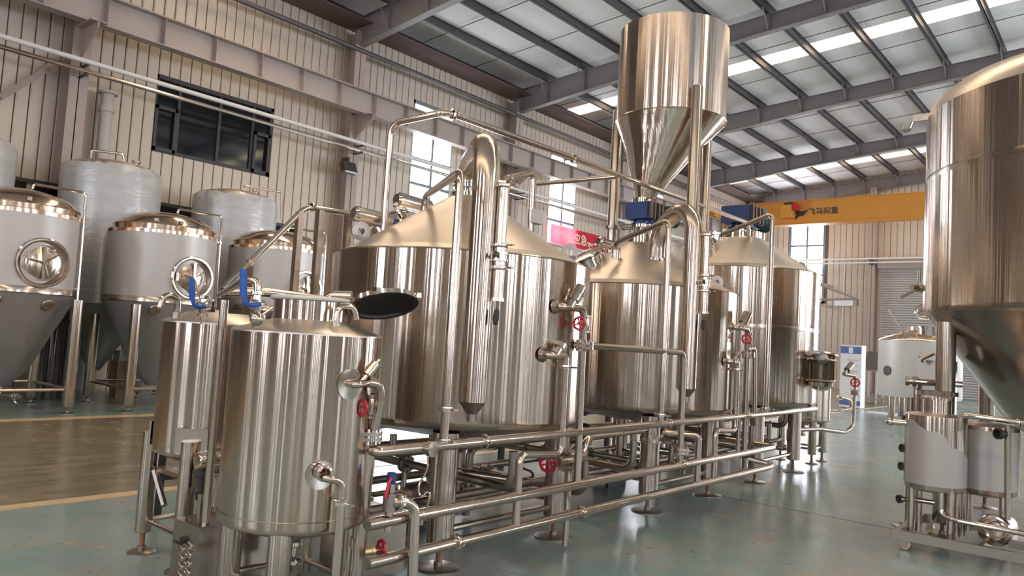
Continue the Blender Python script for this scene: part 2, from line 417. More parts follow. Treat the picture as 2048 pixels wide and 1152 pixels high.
wn = [0]
def window(axis, pos, out, a0, a1, z0, z1, cols, rows, mat='pane', fm='frame', bw=.05):
    wn[0] += 1
    def P(a, d, z): return (a, pos+out*d, z) if axis == 'x' else (pos+out*d, a, z)
    r = bpy.data.objects.new('window_%d' % wn[0], None); C.objects.link(r); r['kind'] = 'structure'
    r.location = P((a0+a1)/2, 0, z0)
    fr = MB()
    for lo, hi in ((P(a0, -.02, z0), P(a1, .1, z0+bw*1.3)), (P(a0, -.02, z1-bw*1.3), P(a1, .1, z1)), (P(a0, -.02, z0), P(a0+bw*1.3, .1, z1)), (P(a1-bw*1.3, -.02, z0), P(a1, .1, z1))): fr.bb(lo, hi)
    build('window_frame', fr, M[fm], r, smooth=False)
    for c in cols:
        a = a0+(a1-a0)*c; build('mullion', MB().bb(P(a-bw/2, 0, z0), P(a+bw/2, .08, z1)), M[fm], r, smooth=False)
    for q in rows:
        z = z0+(z1-z0)*q; build('transom', MB().bb(P(a0, .005, z-bw/2), P(a1, .07, z+bw/2)), M[fm], r, smooth=False)
    ca = [0]+list(cols)+[1]; ra = [0]+list(rows)+[1]
    for c0, c1 in zip(ca, ca[1:]):
        for r0, r1 in zip(ra, ra[1:]):
            build('pane', MB().bb(P(a0+(a1-a0)*c0, .045, z0+(z1-z0)*r0), P(a0+(a1-a0)*c1, .053, z0+(z1-z0)*r1)), M[mat], r, smooth=False)
    return r
M['wframe'] = plain('grey_window_frame', (.22, .24, .26), .4, .3)
for a, b in LEFT_WIN: window('x', WL, 1, a, b, WIN_Z0, WIN_Z1, [.52], [.28, .5, .74], fm='wframe', bw=.09)
for a, b in END_WIN: window('y', XE, 1, a, b, 6.4 if a < 0 else 4.4, 9.4, [.5], [.3, .62], fm='wframe', bw=.1)
for a, b in ADDED_RIGHT_WIN: window('x', YR, -1, a, b, 2, 8, [.33, .66], [.5], fm='wframe', bw=.08)
for a, b in ADDED_BACK_WIN: window('y', XB, -1, a, b, 2, 8, [.5], [.5], fm='wframe', bw=.08)
# dark office window with casements
ow = window('x', WL, 1, DW[0], DW[1], DW[2], DW[3], [.2, .53, .82], [], mat='darkpane', fm='frame', bw=.07)
for c0, c1 in ((.02, .19), (.83, .98)):
    a0 = DW[0]+(DW[1]-DW[0])*c0; a1 = DW[0]+(DW[1]-DW[0])*c1; mb = MB()
    for lo, hi in (((a0, 1.0), (a1, 1.08)), ((a0, 5.4-5.36), (a1, .12)), ((a0, .04), (a0+.07, 1.08)), ((a1-.07, .04), (a1, 1.08))):
        mb.bb((lo[0], WL-.05, DW[2]+lo[1]), (hi[0], WL+.02, DW[2]+hi[1]))
    build('casement', mb, M['frame'], ow, smooth=False)
build('dark_room_sheet', MB().bb((DW[0], WL+.13, DW[2]), (DW[1], WL+.2, DW[3])), M['dark'], ow, smooth=False)  # dark sheet in place of the unlit room behind the glass
# low ribbon of dark glazing behind the fermenters
rb = bpy.data.objects.new('window_90', None); C.objects.link(rb); rb['kind'] = 'structure'; rb.location = (8, WL-.05, 3.4)
for x0 in (3.1, 5.2, 7.3, 9.4):
    build('pane', MB().bb((x0, WL-.07, 3.35), (x0+2.0, WL-.035, 4.15)), M['darkpane'], rb, smooth=False)
mb = MB(); mb.bb((3.0, WL-.09, 4.15), (11.6, WL-.03, 4.23)); mb.bb((3.0, WL-.09, 3.27), (11.6, WL-.03, 3.35))
build('window_frame', mb, M['frame'], rb, smooth=False)

# roller door in the end wall
dr = bpy.data.objects.new('door_1', None); C.objects.link(dr); dr['kind'] = 'structure'; dr.location = (XE, 7.8, 0)
sl = None
for k in range(52):
    z = .02+k*.12
    if sl is None:
        mb = MB().lathe([(.085, -2.4), (.085, 2.4)], (XE+.0, 7.8, z+.06), (0, 1, 0), 10, sweep=(R_(90-42), R_(90+222)))
        mb = MB()
        pr = [(0, 0), (-.03, .02), (-.045, .05), (-.04, .085), (-.015, .105), (0, .112)]
        vs = [(XE-.02+d, yy, z+h) for yy in (5.4, 10.2) for d, h in pr]; n = len(pr)
        mb.add(vs, [(i, i+1, i+1+n, i+n) for i in range(n-1)])
        sl = build('shutter_slat', mb, M['shutter'], dr); z0_ = z
    else:
        o = sl.copy(); C.objects.link(o); o.location = (0, 0, z-z0_)
build('shutter_backing', MB().bb((XE, 5.4, 0), (XE+.05, 10.2, 6.35)), M['shutter'], dr, smooth=False)
mb = MB(); mb.bb((XE-.14, 10.12, 0), (XE+.02, 10.3, 6.4)); mb.bb((XE-.14, 5.3, 0), (XE+.02, 5.48, 6.4)); build('guide_rail', mb, M['column'], dr, smooth=False)
build('shutter_hood', MB().bb((XE-.35, 5.3, 6.2), (XE, 10.3, 6.62)), M['column'], dr, smooth=False)

d2 = bpy.data.objects.new('added_door_2', None); C.objects.link(d2); d2['kind'] = 'structure'; d2.location = (XE, -4.7, 0)  # frame of the added door, out of view
mb = MB(); mb.bb((XE-.1, ADDED_DOOR[0]-.15, 0), (XE+.12, ADDED_DOOR[0], 5.7)); mb.bb((XE-.1, ADDED_DOOR[1], 0), (XE+.12, ADDED_DOOR[1]+.15, 5.7)); mb.bb((XE-.3, ADDED_DOOR[0]-.15, 5.6), (XE, ADDED_DOOR[1]+.15, 6.1)); build('door_frame', mb, M['column'], d2, smooth=False)
d3 = bpy.data.objects.new('door_3', None); C.objects.link(d3); d3['kind'] = 'structure'; d3.location = (16.3, WL, 0)
mb = MB(); mb.bb((DOOR3[0]-.12, WL-.06, 0), (DOOR3[0], WL+.12, 3.9)); mb.bb((DOOR3[1], WL-.06, 0), (DOOR3[1]+.12, WL+.12, 3.9)); mb.bb((DOOR3[0]-.12, WL-.06, 3.8), (DOOR3[1]+.12, WL+.12, 3.95)); build('door_frame', mb, M['column'], d3, smooth=False)
# roof: left and right slopes with translucent strips, frames, purlins
ce = bpy.data.objects.new('ceiling', None); C.objects.link(ce); ce['kind'] = 'structure'
mb = MB(); edges = [XB]
for x in SKYX: edges += [x-.42, x+.42]
edges.append(XE)
TH = .08
for s in (1, -1):
    for i in range(0, len(edges), 2):
        x0, x1 = edges[i], edges[i+1]
        y0, y1 = 0, s*17.4
        vs = [(x, y, roof_z(y)+.22+dz) for x in (x0, x1) for y in (y0, y1) for dz in (0, TH)]
        mb.add(vs, [(0, 1, 3, 2), (4, 6, 7, 5), (0, 4, 5, 1), (2, 3, 7, 6), (0, 2, 6, 4), (1, 5, 7, 3)])
build('roof_sheet', mb, M['roof'], ce, smooth=False)
PYS = [.35+1.52*i for i in range(12)]
FR = [5.7, 12.72, 19.72, 26.73, 33.73, 40.5]; FRB = [-8.3, -1.3]
def purlin_mesh():
    mb = MB(); a, h, t = .075, .20, .012
    pr = [(-a, h), (-a, h-.02), (-a+t, h-.02), (-a+t, h-t), (-t/2, h-t), (-t/2, 0), (a, 0), (a, .02), (a-t, .02), (a-t, t), (t/2, t), (t/2, h)]
    mb.bb((-.5, -.012, 0), (.5, .012, .22)); mb.bb((-.5, -.012, 0), (.5, .075, .014)); mb.bb((-.5, -.075, .206), (.5, .012, .22))
    me = bpy.data.meshes.new('purlin'); me.from_pydata([tuple(v) for v in mb.v], [], mb.f); me.materials.append(M['purlin']); return me
pm = purlin_mesh(); bays = list(zip([XB]+FRB+FR[:-1], FRB+FR))
for y in PYS:
    for x0, x1 in bays:
        o = bpy.data.objects.new('purlin', pm); C.objects.link(o); o.parent = ce
        o.location = ((x0+x1)/2, y, roof_z(y)); o.scale = (x1-x0, 1, 1); o.rotation_euler = (-.072, 0, 0)
for y in PYS[::2]:
    o = bpy.data.objects.new('purlin', pm); C.objects.link(o); o.parent = ce
    o.location = ((XB+XE)/2, -y, roof_z(y)); o.scale = (XE-XB, 1, 1); o.rotation_euler = (.072, 0, 0)
# sag rods between the purlins
for x0, x1 in bays[2:]:
    for q in (1/3, 2/3):
        x = x0+(x1-x0)*q
        build('sag_rod', MB().cyl((x, .3, roof_z(.3)+.12), (x, 17.1, roof_z(17.1)+.12), .012, 6), M['purlin'], ce)
# translucent panels, one between each pair of purlins
ys = [0]+PYS+[17.3]
for x in SKYX:
    for s in (1, -1):
        sp = zip(ys, ys[1:]) if s > 0 else [(0, 8.6), (8.6, 17.3)]
        for y0, y1 in sp:
            vs = [(xx, s*y, roof_z(y)+.235) for xx in (x-.43, x+.43) for y in (y0, y1)]
            build('translucent_panel', MB().add(vs, [(0, 1, 3, 2)]), M['skypanel'], ce, smooth=False)
# portal frames: tapered rafters
def rafter(x, parent, s=1):
    def dep(y): return .5+.32*max(0, (abs(y)-8.5)/8.4)
    st = [(s*y, roof_z(y)-dep(y), roof_z(y)-.01) for y in (0, 4, 8.5, 12.5, 16.95)]
    def strip(hx, sel):
        mb = MB(); vs = []; fs = []
        for y, zb, zt in st:
            lo, hi = sel(zb, zt); vs += [(x-hx, y, lo), (x+hx, y, lo), (x+hx, y, hi), (x-hx, y, hi)]
        for i in range(len(st)-1):
            a, b = i*4, i*4+4
            for k in range(4): fs.append((a+k, a+(k+1) % 4, b+(k+1) % 4, b+k))
        fs += [(0, 1, 2, 3), tuple(len(vs)-4+k for k in (3, 2, 1, 0))]
        return mb.add(vs, fs)
    r = build('rafter', strip(.008, lambda a, b: (a, b)), M['rafter'], parent, smooth=False)
    build('flange', strip(.11, lambda a, b: (a-.008, a+.012)), M['rafter'], r, smooth=False)
    build('flange', strip(.11, lambda a, b: (b-.012, b)), M['rafter'], r, smooth=False)
    if s > 0:
        for y in PYS:
            if 1 < y < 16.5:
                for dx in (-.55, .55):
                    build('fly_brace', MB().tube([(x+dx*.1, y, roof_z(y)-dep(y)+.03), (x+dx, y, roof_z(y)+.02)], .018, 5), M['rafter'], r)
                build('stiffener', MB().bb((x-.1, y-.006, roof_z(y)-dep(y)+.01), (x+.1, y+.006, roof_z(y)-.02)), M['rafter'], r, smooth=False)
    return r
for x in FR: rafter(x, ce)
for x in FRB: rafter(x, ce)
for x in FRB+FR[::1]: rafter(x, ce, -1)
# eaves beam and gutter strut along the left wall
build('eaves_strut', MB().tube([(XB, 16.75, 9.35), (XE, 16.75, 9.35)], .07, 8), M['purlin'], ce)
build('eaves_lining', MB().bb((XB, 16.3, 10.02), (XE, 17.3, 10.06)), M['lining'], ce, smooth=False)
# columns
def column(parent, x, y, h, sx=.3, sy=.5, mat='column', along='x'):
    mb = MB()
    if along == 'x': mb.bb((x-sx/2, y-sy/2, 0), (x+sx/2, y-sy/2+.02, h)); mb.bb((x-sx/2, y+sy/2-.02, 0), (x+sx/2, y+sy/2, h)); mb.bb((x-.01, y-sy/2, 0), (x+.01, y+sy/2, h))
    else: mb.bb((x-sy/2, y-sx/2, 0), (x-sy/2+.02, y+sx/2, h)); mb.bb((x+sy/2-.02, y-sx/2, 0), (x+sy/2, y+sx/2, h)); mb.bb((x-sy/2, y-.01, 0), (x+sy/2, y+.01, h))
    c = build('column', mb, M[mat], parent, smooth=False)
    return c
for x in FR[:-1]:
    c = column(wl, x, 17.0, 9.9, .36)
    mb = MB(); mb.prism([(0, 0), (-.75, 0), (-.75, -.15), (0, -.62)], (x-.012, 16.75, 7.44), (0, 1, 0), (0, 0, 1), .024)
    mb.bb((x-.15, 16.0, 7.42), (x+.15, 16.75, 7.445)); build('bracket', mb, M['column'], c, smooth=False)
for y in (10.55, 3.5, 16.9): column(we, XE-.2, y, 10.3, .3, .4, along='y')
for x in FRB+FR: column(wr, x, -17.0, 9.9, .36, .5)
for y in (-10.4, -4.4, 1.6, 7.6): column(wb, XB+.25, y, 10.5, .36, .4, along='y')
# a brace bay at the far left
tag(build('wall_brace', MB().tube([PY(0, 195, 17.1), PY(75, 150, 17.1), PY(118, 118, 17.1)], .07, 6), M['column']), 'sloping tan steel brace on cladding at far left of the wall', 'brace')

# crane runway girder along the left wall
GY = 16.35
rg = thing('runway_girder', 'long pinkish grey crane girder with web stiffeners along the left wall', 'girder', (20, GY, 7.46))
gz0, gz1 = 7.47, 8.05
build('web', MB().bb((XB+.5, GY-.008, gz0), (XE-.6, GY+.008, gz1)), M['girder'], rg, smooth=False)
build('top_flange', MB().bb((XB+.5, GY-.18, gz1), (XE-.6, GY+.18, gz1+.025)), M['girder'], rg, smooth=False)
build('bottom_flange', MB().bb((XB+.5, GY-.14, gz0-.02), (XE-.6, GY+.14, gz0)), M['girder'], rg, smooth=False)
build('rail', MB().bb((XB+.5, GY-.03, gz1+.025), (XE-.6, GY+.03, gz1+.09)), M['rust'], rg, smooth=False)
x = 3.6; sm = None
while x < XE-.7:
    if sm is None: sm = build('stiffener', MB().bb((x-.006, GY-.15, gz0), (x+.006, GY+.15, gz1)), M['girder'], rg, smooth=False); xs0 = x
    else: o = sm.copy(); C.objects.link(o); o.location = (x-xs0, 0, 0)
    x += 1.17

# bridge crane
XC = 35.5
bc = thing('bridge_crane', 'orange overhead bridge crane beam with black lettering below the far roof', 'crane', (XC, 8, 7.7))
build('beam', MB().bb((XC-.22, -16.2, 7.78), (XC+.22, 16.2, 8.82)), M['orange'], bc, smooth=False)
build('beam_flange', MB().bb((XC-.32, -16.2, 7.72), (XC+.32, 16.2, 7.78)), M['orange'], bc, smooth=False)
build('beam_flange', MB().bb((XC-.28, -16.2, 8.82), (XC+.28, 16.2, 8.86)), M['orange'], bc, smooth=False)
build('end_carriage', MB().bb((XC-1.3, GY-.16, 8.16), (XC+1.3, GY+.16, 8.5)), M['orange'], bc, smooth=False)
for dx in (-.95, .95): build('wheel', MB().cyl((XC+dx, GY-.06, 8.26), (XC+dx, GY+.06, 8.26), .12, 16), M['dark'], bc)
def text(body, size, o, ex, ey, mat, parent, name='lettering', depth=.004, bold=.0):
    cu = bpy.data.curves.new('t', 'FONT'); cu.body = body; cu.size = size; cu.extrude = depth; cu.offset = bold
    ob = bpy.data.objects.new('t', cu); C.objects.link(ob); bpy.context.view_layer.update()
    me = bpy.data.meshes.new_from_object(ob.evaluated_get(bpy.context.evaluated_depsgraph_get()))
    ex = Vector(ex); ey = Vector(ey); ez = ex.cross(ey); base = wloc(parent); o = Vector(o)
    for v in me.vertices: v.co = o+ex*v.co.x+ey*v.co.y+ez*v.co.z-base
    me.materials.clear(); me.materials.append(mat)
    bpy.data.objects.remove(ob)
    r = bpy.data.objects.new(name, me); C.objects.link(r); r.parent = parent; return r
p = PX(1616, 429, XC-.225)
text('飞马起重', .34, p, (0, -1, 0), (0, 0, 1), M['ink'], bc, bold=.006)
lg = MB(); p = PX(1585, 432, XC-.226)
lg.prism([(0, .12), (.12, .26), (.25, .30), (.36, .20), (.55, .20), (.78, .30), (.62, .12), (.45, .06), (.62, .10), (.5, -.02), (.32, -.02), (.22, -.12), (.15, -.22), (.14, -.05), (.2, .06), (.12, .13)], p, (0, -1, 0), (0, 0, 1), .006)
build('emblem', lg, M['ink'], bc, smooth=False)
hp = thing('chain_hoist', 'small orange and red hoist under the crane beam behind the blue gearbox', 'hoist', (XC, 12.9, 8.0))
build('hoist_body', MB().box((XC-.5, 12.9, 8.3), (.5, .5, .6)), M['orange'], hp, smooth=False)
build('hoist_cap', MB().box((XC-.5, 12.55, 8.5), (.45, .18, .3)), M['red'], hp, smooth=False)
build('hoist_bracket', MB().bb((XC-.5, 12.7, 8.5), (XC, 13.1, 8.75)), M['dark'], hp, smooth=False)

# two service pipes on the left wall and along the end wall
for zc, r, lab, lab2, c1 in ((6.67, .05, 'upper white service pipe along the left wall under the girder', 'upper pale service pipe across the end wall above the roller door', 'white'), (6.47, .045, 'lower silvery wrapped service pipe along the left wall under the girder', 'lower pale service pipe across the end wall above the roller door', 'pipe')):
    t = thing('service_pipe', lab, 'pipe', (10, 16.4, zc))
    build('pipe', MB().tube([(XB+1, 16.4, zc), (XE-.5, 16.4, zc)], r, 10), M[c1], t)
    for x in FR[:-1]:
        build('pipe_bracket', MB().bb((x-.03, 16.36, zc-r-.03), (x+.03, 16.8, zc-r)), M['dark'], t, smooth=False)
    t = thing('service_pipe', lab2, 'pipe', (XE-.45, 8, zc))
    build('pipe', MB().tube([(XE-.45, 16.2, zc), (XE-.45, -2, zc)], r, 10), M['white'], t)
    for y in (10.55, 3.5): build('pipe_bracket', MB().bb((XE-.5, y-.1, zc-r-.05), (XE-.2, y+.1, zc-r)), M['dark'], t, smooth=False)
# pvc stack by the first column
t = thing('drain_stack', 'beige plastic downpipe with collar beside the leftmost wall column', 'pipe', (6.35, 16.9, 0))
build('pipe', MB().tube([(6.35, 16.95, 0), (6.35, 16.95, 6.3)], .13, 14), M['pvc'], t)
build('collar', MB().pipe_ring((6.35, 16.95, 5.95), (0, 0, 1), .13, .155, .12), M['pvc'], t); build('rim', MB().pipe_ring((6.35, 16.95, 6.3), (0, 0, 1), .13, .2, .05), M['pvc'], t)
# floodlight on the second column
t = thing('floodlight', 'small square floodlight hanging on the column left of the bright window', 'light', (12.4, 16.3, 5.9))
q = PY(697, 336, 16.5)
build('housing', MB().box(q, (.42, .16, .3), 0, Matrix.Rotation(R_(-25), 3, 'X')), M['dark'], t, smooth=False)
build('lens', MB().box(q+Vector((0, -.085, -.035)), (.36, .02, .24), 0, Matrix.Rotation(R_(-25), 3, 'X')), M['paper'], t, smooth=False)
build('bracket', MB().bb((q.x-.03, q.y, q.z), (q.x+.03, 16.8, q.z+.3)), M['dark'], t, smooth=False)
# banner
t = thing('banner', 'red cloth banner with pale Chinese characters hung below the far left window', 'banner', (24.5, WL-.1, 5.4))
bx0, bx1, bz0, bz1 = 22.38, 27.6, 5.30, 6.02
n = 26; mb = MB(); vs = []
for i in range(n+1):
    xx = bx0+(bx1-bx0)*i/n
    for zz in (bz0, (bz0+bz1)/2, bz1): vs.append((xx, WL-.12+.015*math.sin(i*.9+zz), zz))
mb.add(vs, [(i*3+k, i*3+3+k, i*3+4+k, i*3+1+k) for i in range(n) for k in range(2)])
build('cloth', mb, M['banner'], t)
text('个个会应急——畅通', .46, (bx0+.1, WL-.15, bz0+.19), (1, 0, 0), (0, 0, 1), M['text'], t, bold=.004)
build('batten', MB().tube([(bx0, WL-.1, bz0-.02), (bx1, WL-.1, bz0-.02)], .025, 6), M['white'], t)

# ================================================================ FITTINGS
def clamp(p, d, r, parent, name='clamp', mat='polish', wing=True):
    mb = MB(); mb.lathe([(r*1.0, -.014), (r*1.55, -.012), (r*1.62, 0), (r*1.55, .012), (r*1.0, .014)], p, d, 16)
    if wing:
        u, v, w = frame(d); p = Vector(p)
        mb.cyl(p+u*r*1.5, p+u*(r*1.5+.05), .007, 8); mb.box(p+u*(r*1.5+.05), (.03, .012, .012)); mb.cyl(p-u*r*1.4, p-u*(r*1.4+.025), .01, 8)
    return build(name, mb, M[mat], parent)
def flange(p, d, r, parent, R=None, mat='polish', bolts=8):
    R = R or r*2.1; mb = MB(); u, v, w = frame(d); p = Vector(p)
    for s in (-1, 1):
        a, b = sorted((s*.004, s*.026)); mb.lathe([(r*.9, a), (R, a), (R, b), (r*.9, b)], p, d, 24)
    for k in range(bolts):
        t = 2*math.pi*k/bolts; q = p+u*math.cos(t)*R*.8+v*math.sin(t)*R*.8
        mb.cyl(q-w*.042, q+w*.042, .009, 6)
    return build('flange', mb, M[mat], parent)
def wheel(p, d, R, parent, stem=.07):
    p = Vector(p); d = Vector(d).normalized(); u, v, w = frame(d)
    st = MB(); st.cyl(p, p+d*stem, .009, 8); st.cyl(p, p+d*stem*.45, .02, 8); st.pipe_ring(p+d*stem*.5, d, .008, .024, .016, 8)
    s = build('valve_stem', st, M['brass'], parent)
    mb = MB(); c = p+d*stem
    mb.torus(c, d, R, R*.2, 24, 6, lobes=8, amp=.05)
    for k in range(4):
        t = math.pi*k/2+.3; mb.box(c+(u*math.cos(t)+v*math.sin(t))*R*.5, (R, R*.22, R*.16), rot=Matrix((u*math.cos(t)+v*math.sin(t), -u*math.sin(t)+v*math.cos(t), w)).transposed())
    mb.cyl(c-d*.01, c+d*.014, R*.26, 10)
    h = build('hand_wheel', mb, M['red'], parent, label='red lobed hand wheel')
    return h
def butterfly(p, d, r, hd, parent, mat='black', L=.14):
    p = Vector(p); mb = MB(); mb.lathe([(r, -.03), (r*1.5, -.03), (r*1.5, -.018), (r*1.25, -.018), (r*1.25, .018), (r*1.5, .018), (r*1.5, .03), (r, .03)], p, d, 16)
    b = build('butterfly_valve', mb, M['polish'], parent)
    hd = Vector(hd).normalized(); mb = MB(); q = p+hd*r*1.3
    side = Vector(d).normalized()
    mb.cyl(p, q+hd*.03, .012, 8); mb.tube([q+hd*.03, q+hd*.05+side*.03, q+hd*.06+side*L], .011, 8, .03); mb.sphere(q+hd*.06+side*L, .016, 8, 6)
    build('valve_lever', mb, M[mat], b); return b
def drop(name, label, pts, r, mat='pipe', bend=.07, cat='pipe', group=None):
    t = thing(name, label, cat, Vector(pts[-1]) if Vector(pts[-1]).z < Vector(pts[0]).z else Vector(pts[0]), group)
    build('pipe', MB().tube(pts, r, 16, bend), M[mat], t); return t
def leg(x, y, z1, r, parent, pad=.12, lift=.06, n=20, ztilt=0, mat='leg'):
    l = build('leg', MB().lathe([(0, lift+.05), (r*.92, lift+.05), (r, lift+.06), (r, z1), (0, z1)], (x, y, 0), (0, 0, 1), n), M[mat], parent, loc=None)
    build('levelling_rod', MB().cyl((x, y, .01), (x, y, lift+.06), .018, 10), M['rust'], l)
    mb = MB(); mb.lathe([(0, 0), (pad, 0), (pad, .008), (pad*.9, .014), (.03, .02), (.03, .05), (0, .05)], (x, y, 0), (0, 0, 1), 24)
    build('foot_pad', mb, M['dull'], l)
    return l

# ================================================================ THE BREWHOUSE SKID
TX = [4.45, 7.30, 9.95]; TY = 4.30; TR = 1.045
HY = 3.2            # plane of the front headers
def brew_tank(cx, zt, neck_z, neck_r, label, band=None):
    T = thing('brewing_vessel', label, 'tank', (cx, TY, 0))
    c = (cx, TY, 0)
    zb = .955
    sh = MB().lathe([(TR-.05, zb+.0), (TR-.01, zb+.025), (TR, zb+.06), (TR, zt)], c, (0, 0, 1), 128)
    build('shell', sh, M['steel'], T, ang=60)
    build('bottom_dish', MB().lathe([(0, zb-.16), (.3, zb-.14), (.7, zb-.07), (TR-.05, zb)], c, (0, 0, 1), 64), M['dull'], T)
    k = (neck_z-zt)/(TR-neck_r)
    build('roof_cone', MB().lathe([(TR, zt), (TR-.008, zt+.006), (TR-.115, zt+.05), (neck_r, neck_z)], c, (0, 0, 1), 128), M['cone'], T, ang=7)
    build('rim_weld', MB().torus((cx, TY, zt), (0, 0, 1), TR, .007, 128, 6), M['steel'], T)
    nk = MB().lathe([(neck_r*1.02, neck_z-.05), (neck_r*1.02, neck_z+.03)], c, (0, 0, 1), 32)
    build('neck', nk, M['polish'], T)
    if band: build('weld_band', MB().lathe([(TR+.001, band-.03), (TR+.003, band), (TR+.001, band+.03)], c, (0, 0, 1), 128), M['pipe'], T)
    for sx in (-.66, .66):
        for sy in (-.58, .58):
            leg(cx+sx, TY+sy, zb-.03, .095, T, .155, .12)
    build('leg_brace', MB().tube([(cx-.66, TY-.58, .25), (cx+.66, TY-.58, .25)], .025, 10), M['pipe'], T)
    build('leg_brace', MB().tube([(cx-.66, TY+.58, .25), (cx+.66, TY+.58, .25)], .025, 10), M['pipe'], T)
    for sx in (-.66, .66): build('leg_brace', MB().tube([(cx+sx, TY-.58, .3), (cx+sx, TY+.58, .3)], .025, 10), M['pipe'], T)
    build('outlet', MB().tube([(cx, TY, zb-.15), (cx, TY, .5), (cx+.35, TY-.3, .45)], .04, 12), M['pipe'], T)
    # lifting lugs on the shoulder
    for a in (160, 318):
        d = Vector((math.cos(R_(a)), math.sin(R_(a)), 0)); q = Vector((cx, TY, zt+.02))+d*(TR-.16)
        mb = MB(); mb.pipe_ring(q+Vector((0, 0, .14)), (-d.y, d.x, 0), .028, .075, .02, 20); mb.box(q+Vector((0, 0, .05)), (.11, .02, .12), R_(a))
        build('lifting_lug', mb, M['dull'], T)
    return T
def cone_z(cx, zt, nz, nr, x, y):
    d = math.hypot(x-cx, y-TY); return zt+(nz-zt)*(TR-d)/(TR-nr)

T1 = brew_tank(TX[0], 2.19, 2.74, .14, 'wide steel brewing vessel nearest the camera with tall vapour stack in front')
T2 = brew_tank(TX[1], 2.21, 2.74, .20, 'middle steel brewing vessel standing under the tall hopper')
T3 = brew_tank(TX[2], 2.68, 3.16, .30, 'farthest and tallest steel brewing vessel with weld band and wide neck', 1.93)

# blue gearbox heads
def gearbox(T, cx, z0, z1, green_dx, w=.26):
    g = build('gearbox', MB().box((cx, TY, (z0+z1)/2+.03), (w*1.5, w*1.2, (z1-z0)*.75), 0), M['blue'], T, smooth=False)
    mb = MB()
    for s in (-1, 1): mb.box((cx+s*w*.52, TY-.02, (z0+z1)/2+.04), (.04, w*1.32, (z1-z0)*.78)); mb.box((cx+s*w*.2, TY-.02, (z0+z1)/2+.04), (.035, w*1.3, (z1-z0)*.78))
    build('rib', mb, M['rustmetal'], g, smooth=False)
    build('base_flange', MB().lathe([(0, z0-.01), (w*.62, z0-.01), (w*.62, z0+.02), (w*.5, z0+.03), (w*.5, z0+.06), (0, z0+.06)], (cx, TY, 0), (0, 0, 1), 24), M['blue'], T)
    mo = build('motor', MB().lathe([(0, 0), (w*.40, 0), (w*.42, .03), (w*.42, .22), (w*.36, .24), (w*.36, .3), (0, .31)], (cx+w*.8, TY-.06, (z0+z1)/2), (1, -.25, 0), 20), M['green'], T)
    mb = MB()
    for k in range(6): mb.pipe_ring((cx+w*.8+.05+k*.03, TY-.06-.25*(.05+k*.03), (z0+z1)/2), (1, -.25, 0), w*.38, w*.46, .008, 20)
    build('cooling_fin', mb, M['green'], mo)
    build('terminal_box', MB().box((cx+w*.8+.12, TY-.14, (z0+z1)/2+w*.45), (.1, .1, .07)), M['green'], mo, smooth=False)
    bt = MB()
    for k in range(8): bt.cyl((cx+math.cos(k*.785)*w*.55, TY+math.sin(k*.785)*w*.55, z0-.05), (cx+math.cos(k*.785)*w*.55, TY+math.sin(k*.785)*w*.55, z0+.03), .013, 6)
    build('bolt', bt, M['dull'], T)
gearbox(T2, TX[1], 2.94, 3.18, .3, .23)
build('gear_pedestal', MB().lathe([(.2, 2.74), (.2, 2.82), (.11, 2.83), (.11, 2.91), (.17, 2.91), (.17, 2.94)], (TX[1], TY, 0), (0, 0, 1), 28), M['polish'], T2)
mb = MB()
for k in range(6): mb.cyl((TX[1]+math.cos(k*1.047)*.15, TY+math.sin(k*1.047)*.15, 2.80), (TX[1]+math.cos(k*1.047)*.15, TY+math.sin(k*1.047)*.15, 2.93), .012, 6)
build('pedestal_bolt', mb, M['dull'], T2)
gearbox(T3, TX[2], 3.30, 3.60, .4, .33)
build('gear_pedestal', MB().lathe([(.31, 3.13), (.31, 3.24), (.16, 3.25), (.16, 3.29), (.22, 3.30)], (TX[2], TY, 0), (0, 0, 1), 28), M['polish'], T3)

# manway on each roof, at the back left
def manway(T, cx, zt, nz, nr, ang, rr=.66, R=.2):
    a = R_(ang); d = Vector((math.cos(a), math.sin(a), 0)); q = Vector((cx, TY, 0))+d*rr; q.z = cone_z(cx, zt, nz, nr, q.x, q.y)
    nrm = (Vector((0, 0, 1))*(TR-nr)+d*(nz-zt)).normalized()
    mw = build('manway', MB().lathe([(R, -.04), (R, .06), (R+.025, .06), (R+.025, .075), (R, .08)], q, nrm, 32), M['polish'], T)
    build('manway_lid', MB().lathe([(R+.02, .085), (R+.02, .10), (R*.7, .13), (0, .145)], q, nrm, 32), M['pipe'], mw)
    u, v, w = frame(nrm)
    for k in range(6):
        t = k*1.047; p = q+(u*math.cos(t)+v*math.sin(t))*(R+.01)+nrm*.09
        mb = MB(); mb.cyl(p-nrm*.06, p+nrm*.05, .01, 8); mb.sphere(p+nrm*.06, .024, 10, 6); build('wing_nut', mb, M['polish'], mw)
    return q, nrm
manway(T1, TX[0], 2.19, 2.74, .14, 118)
manway(T2, TX[1], 2.21, 2.74, .20, 150)
manway(T3, TX[2], 2.68, 3.16, .30, 155)

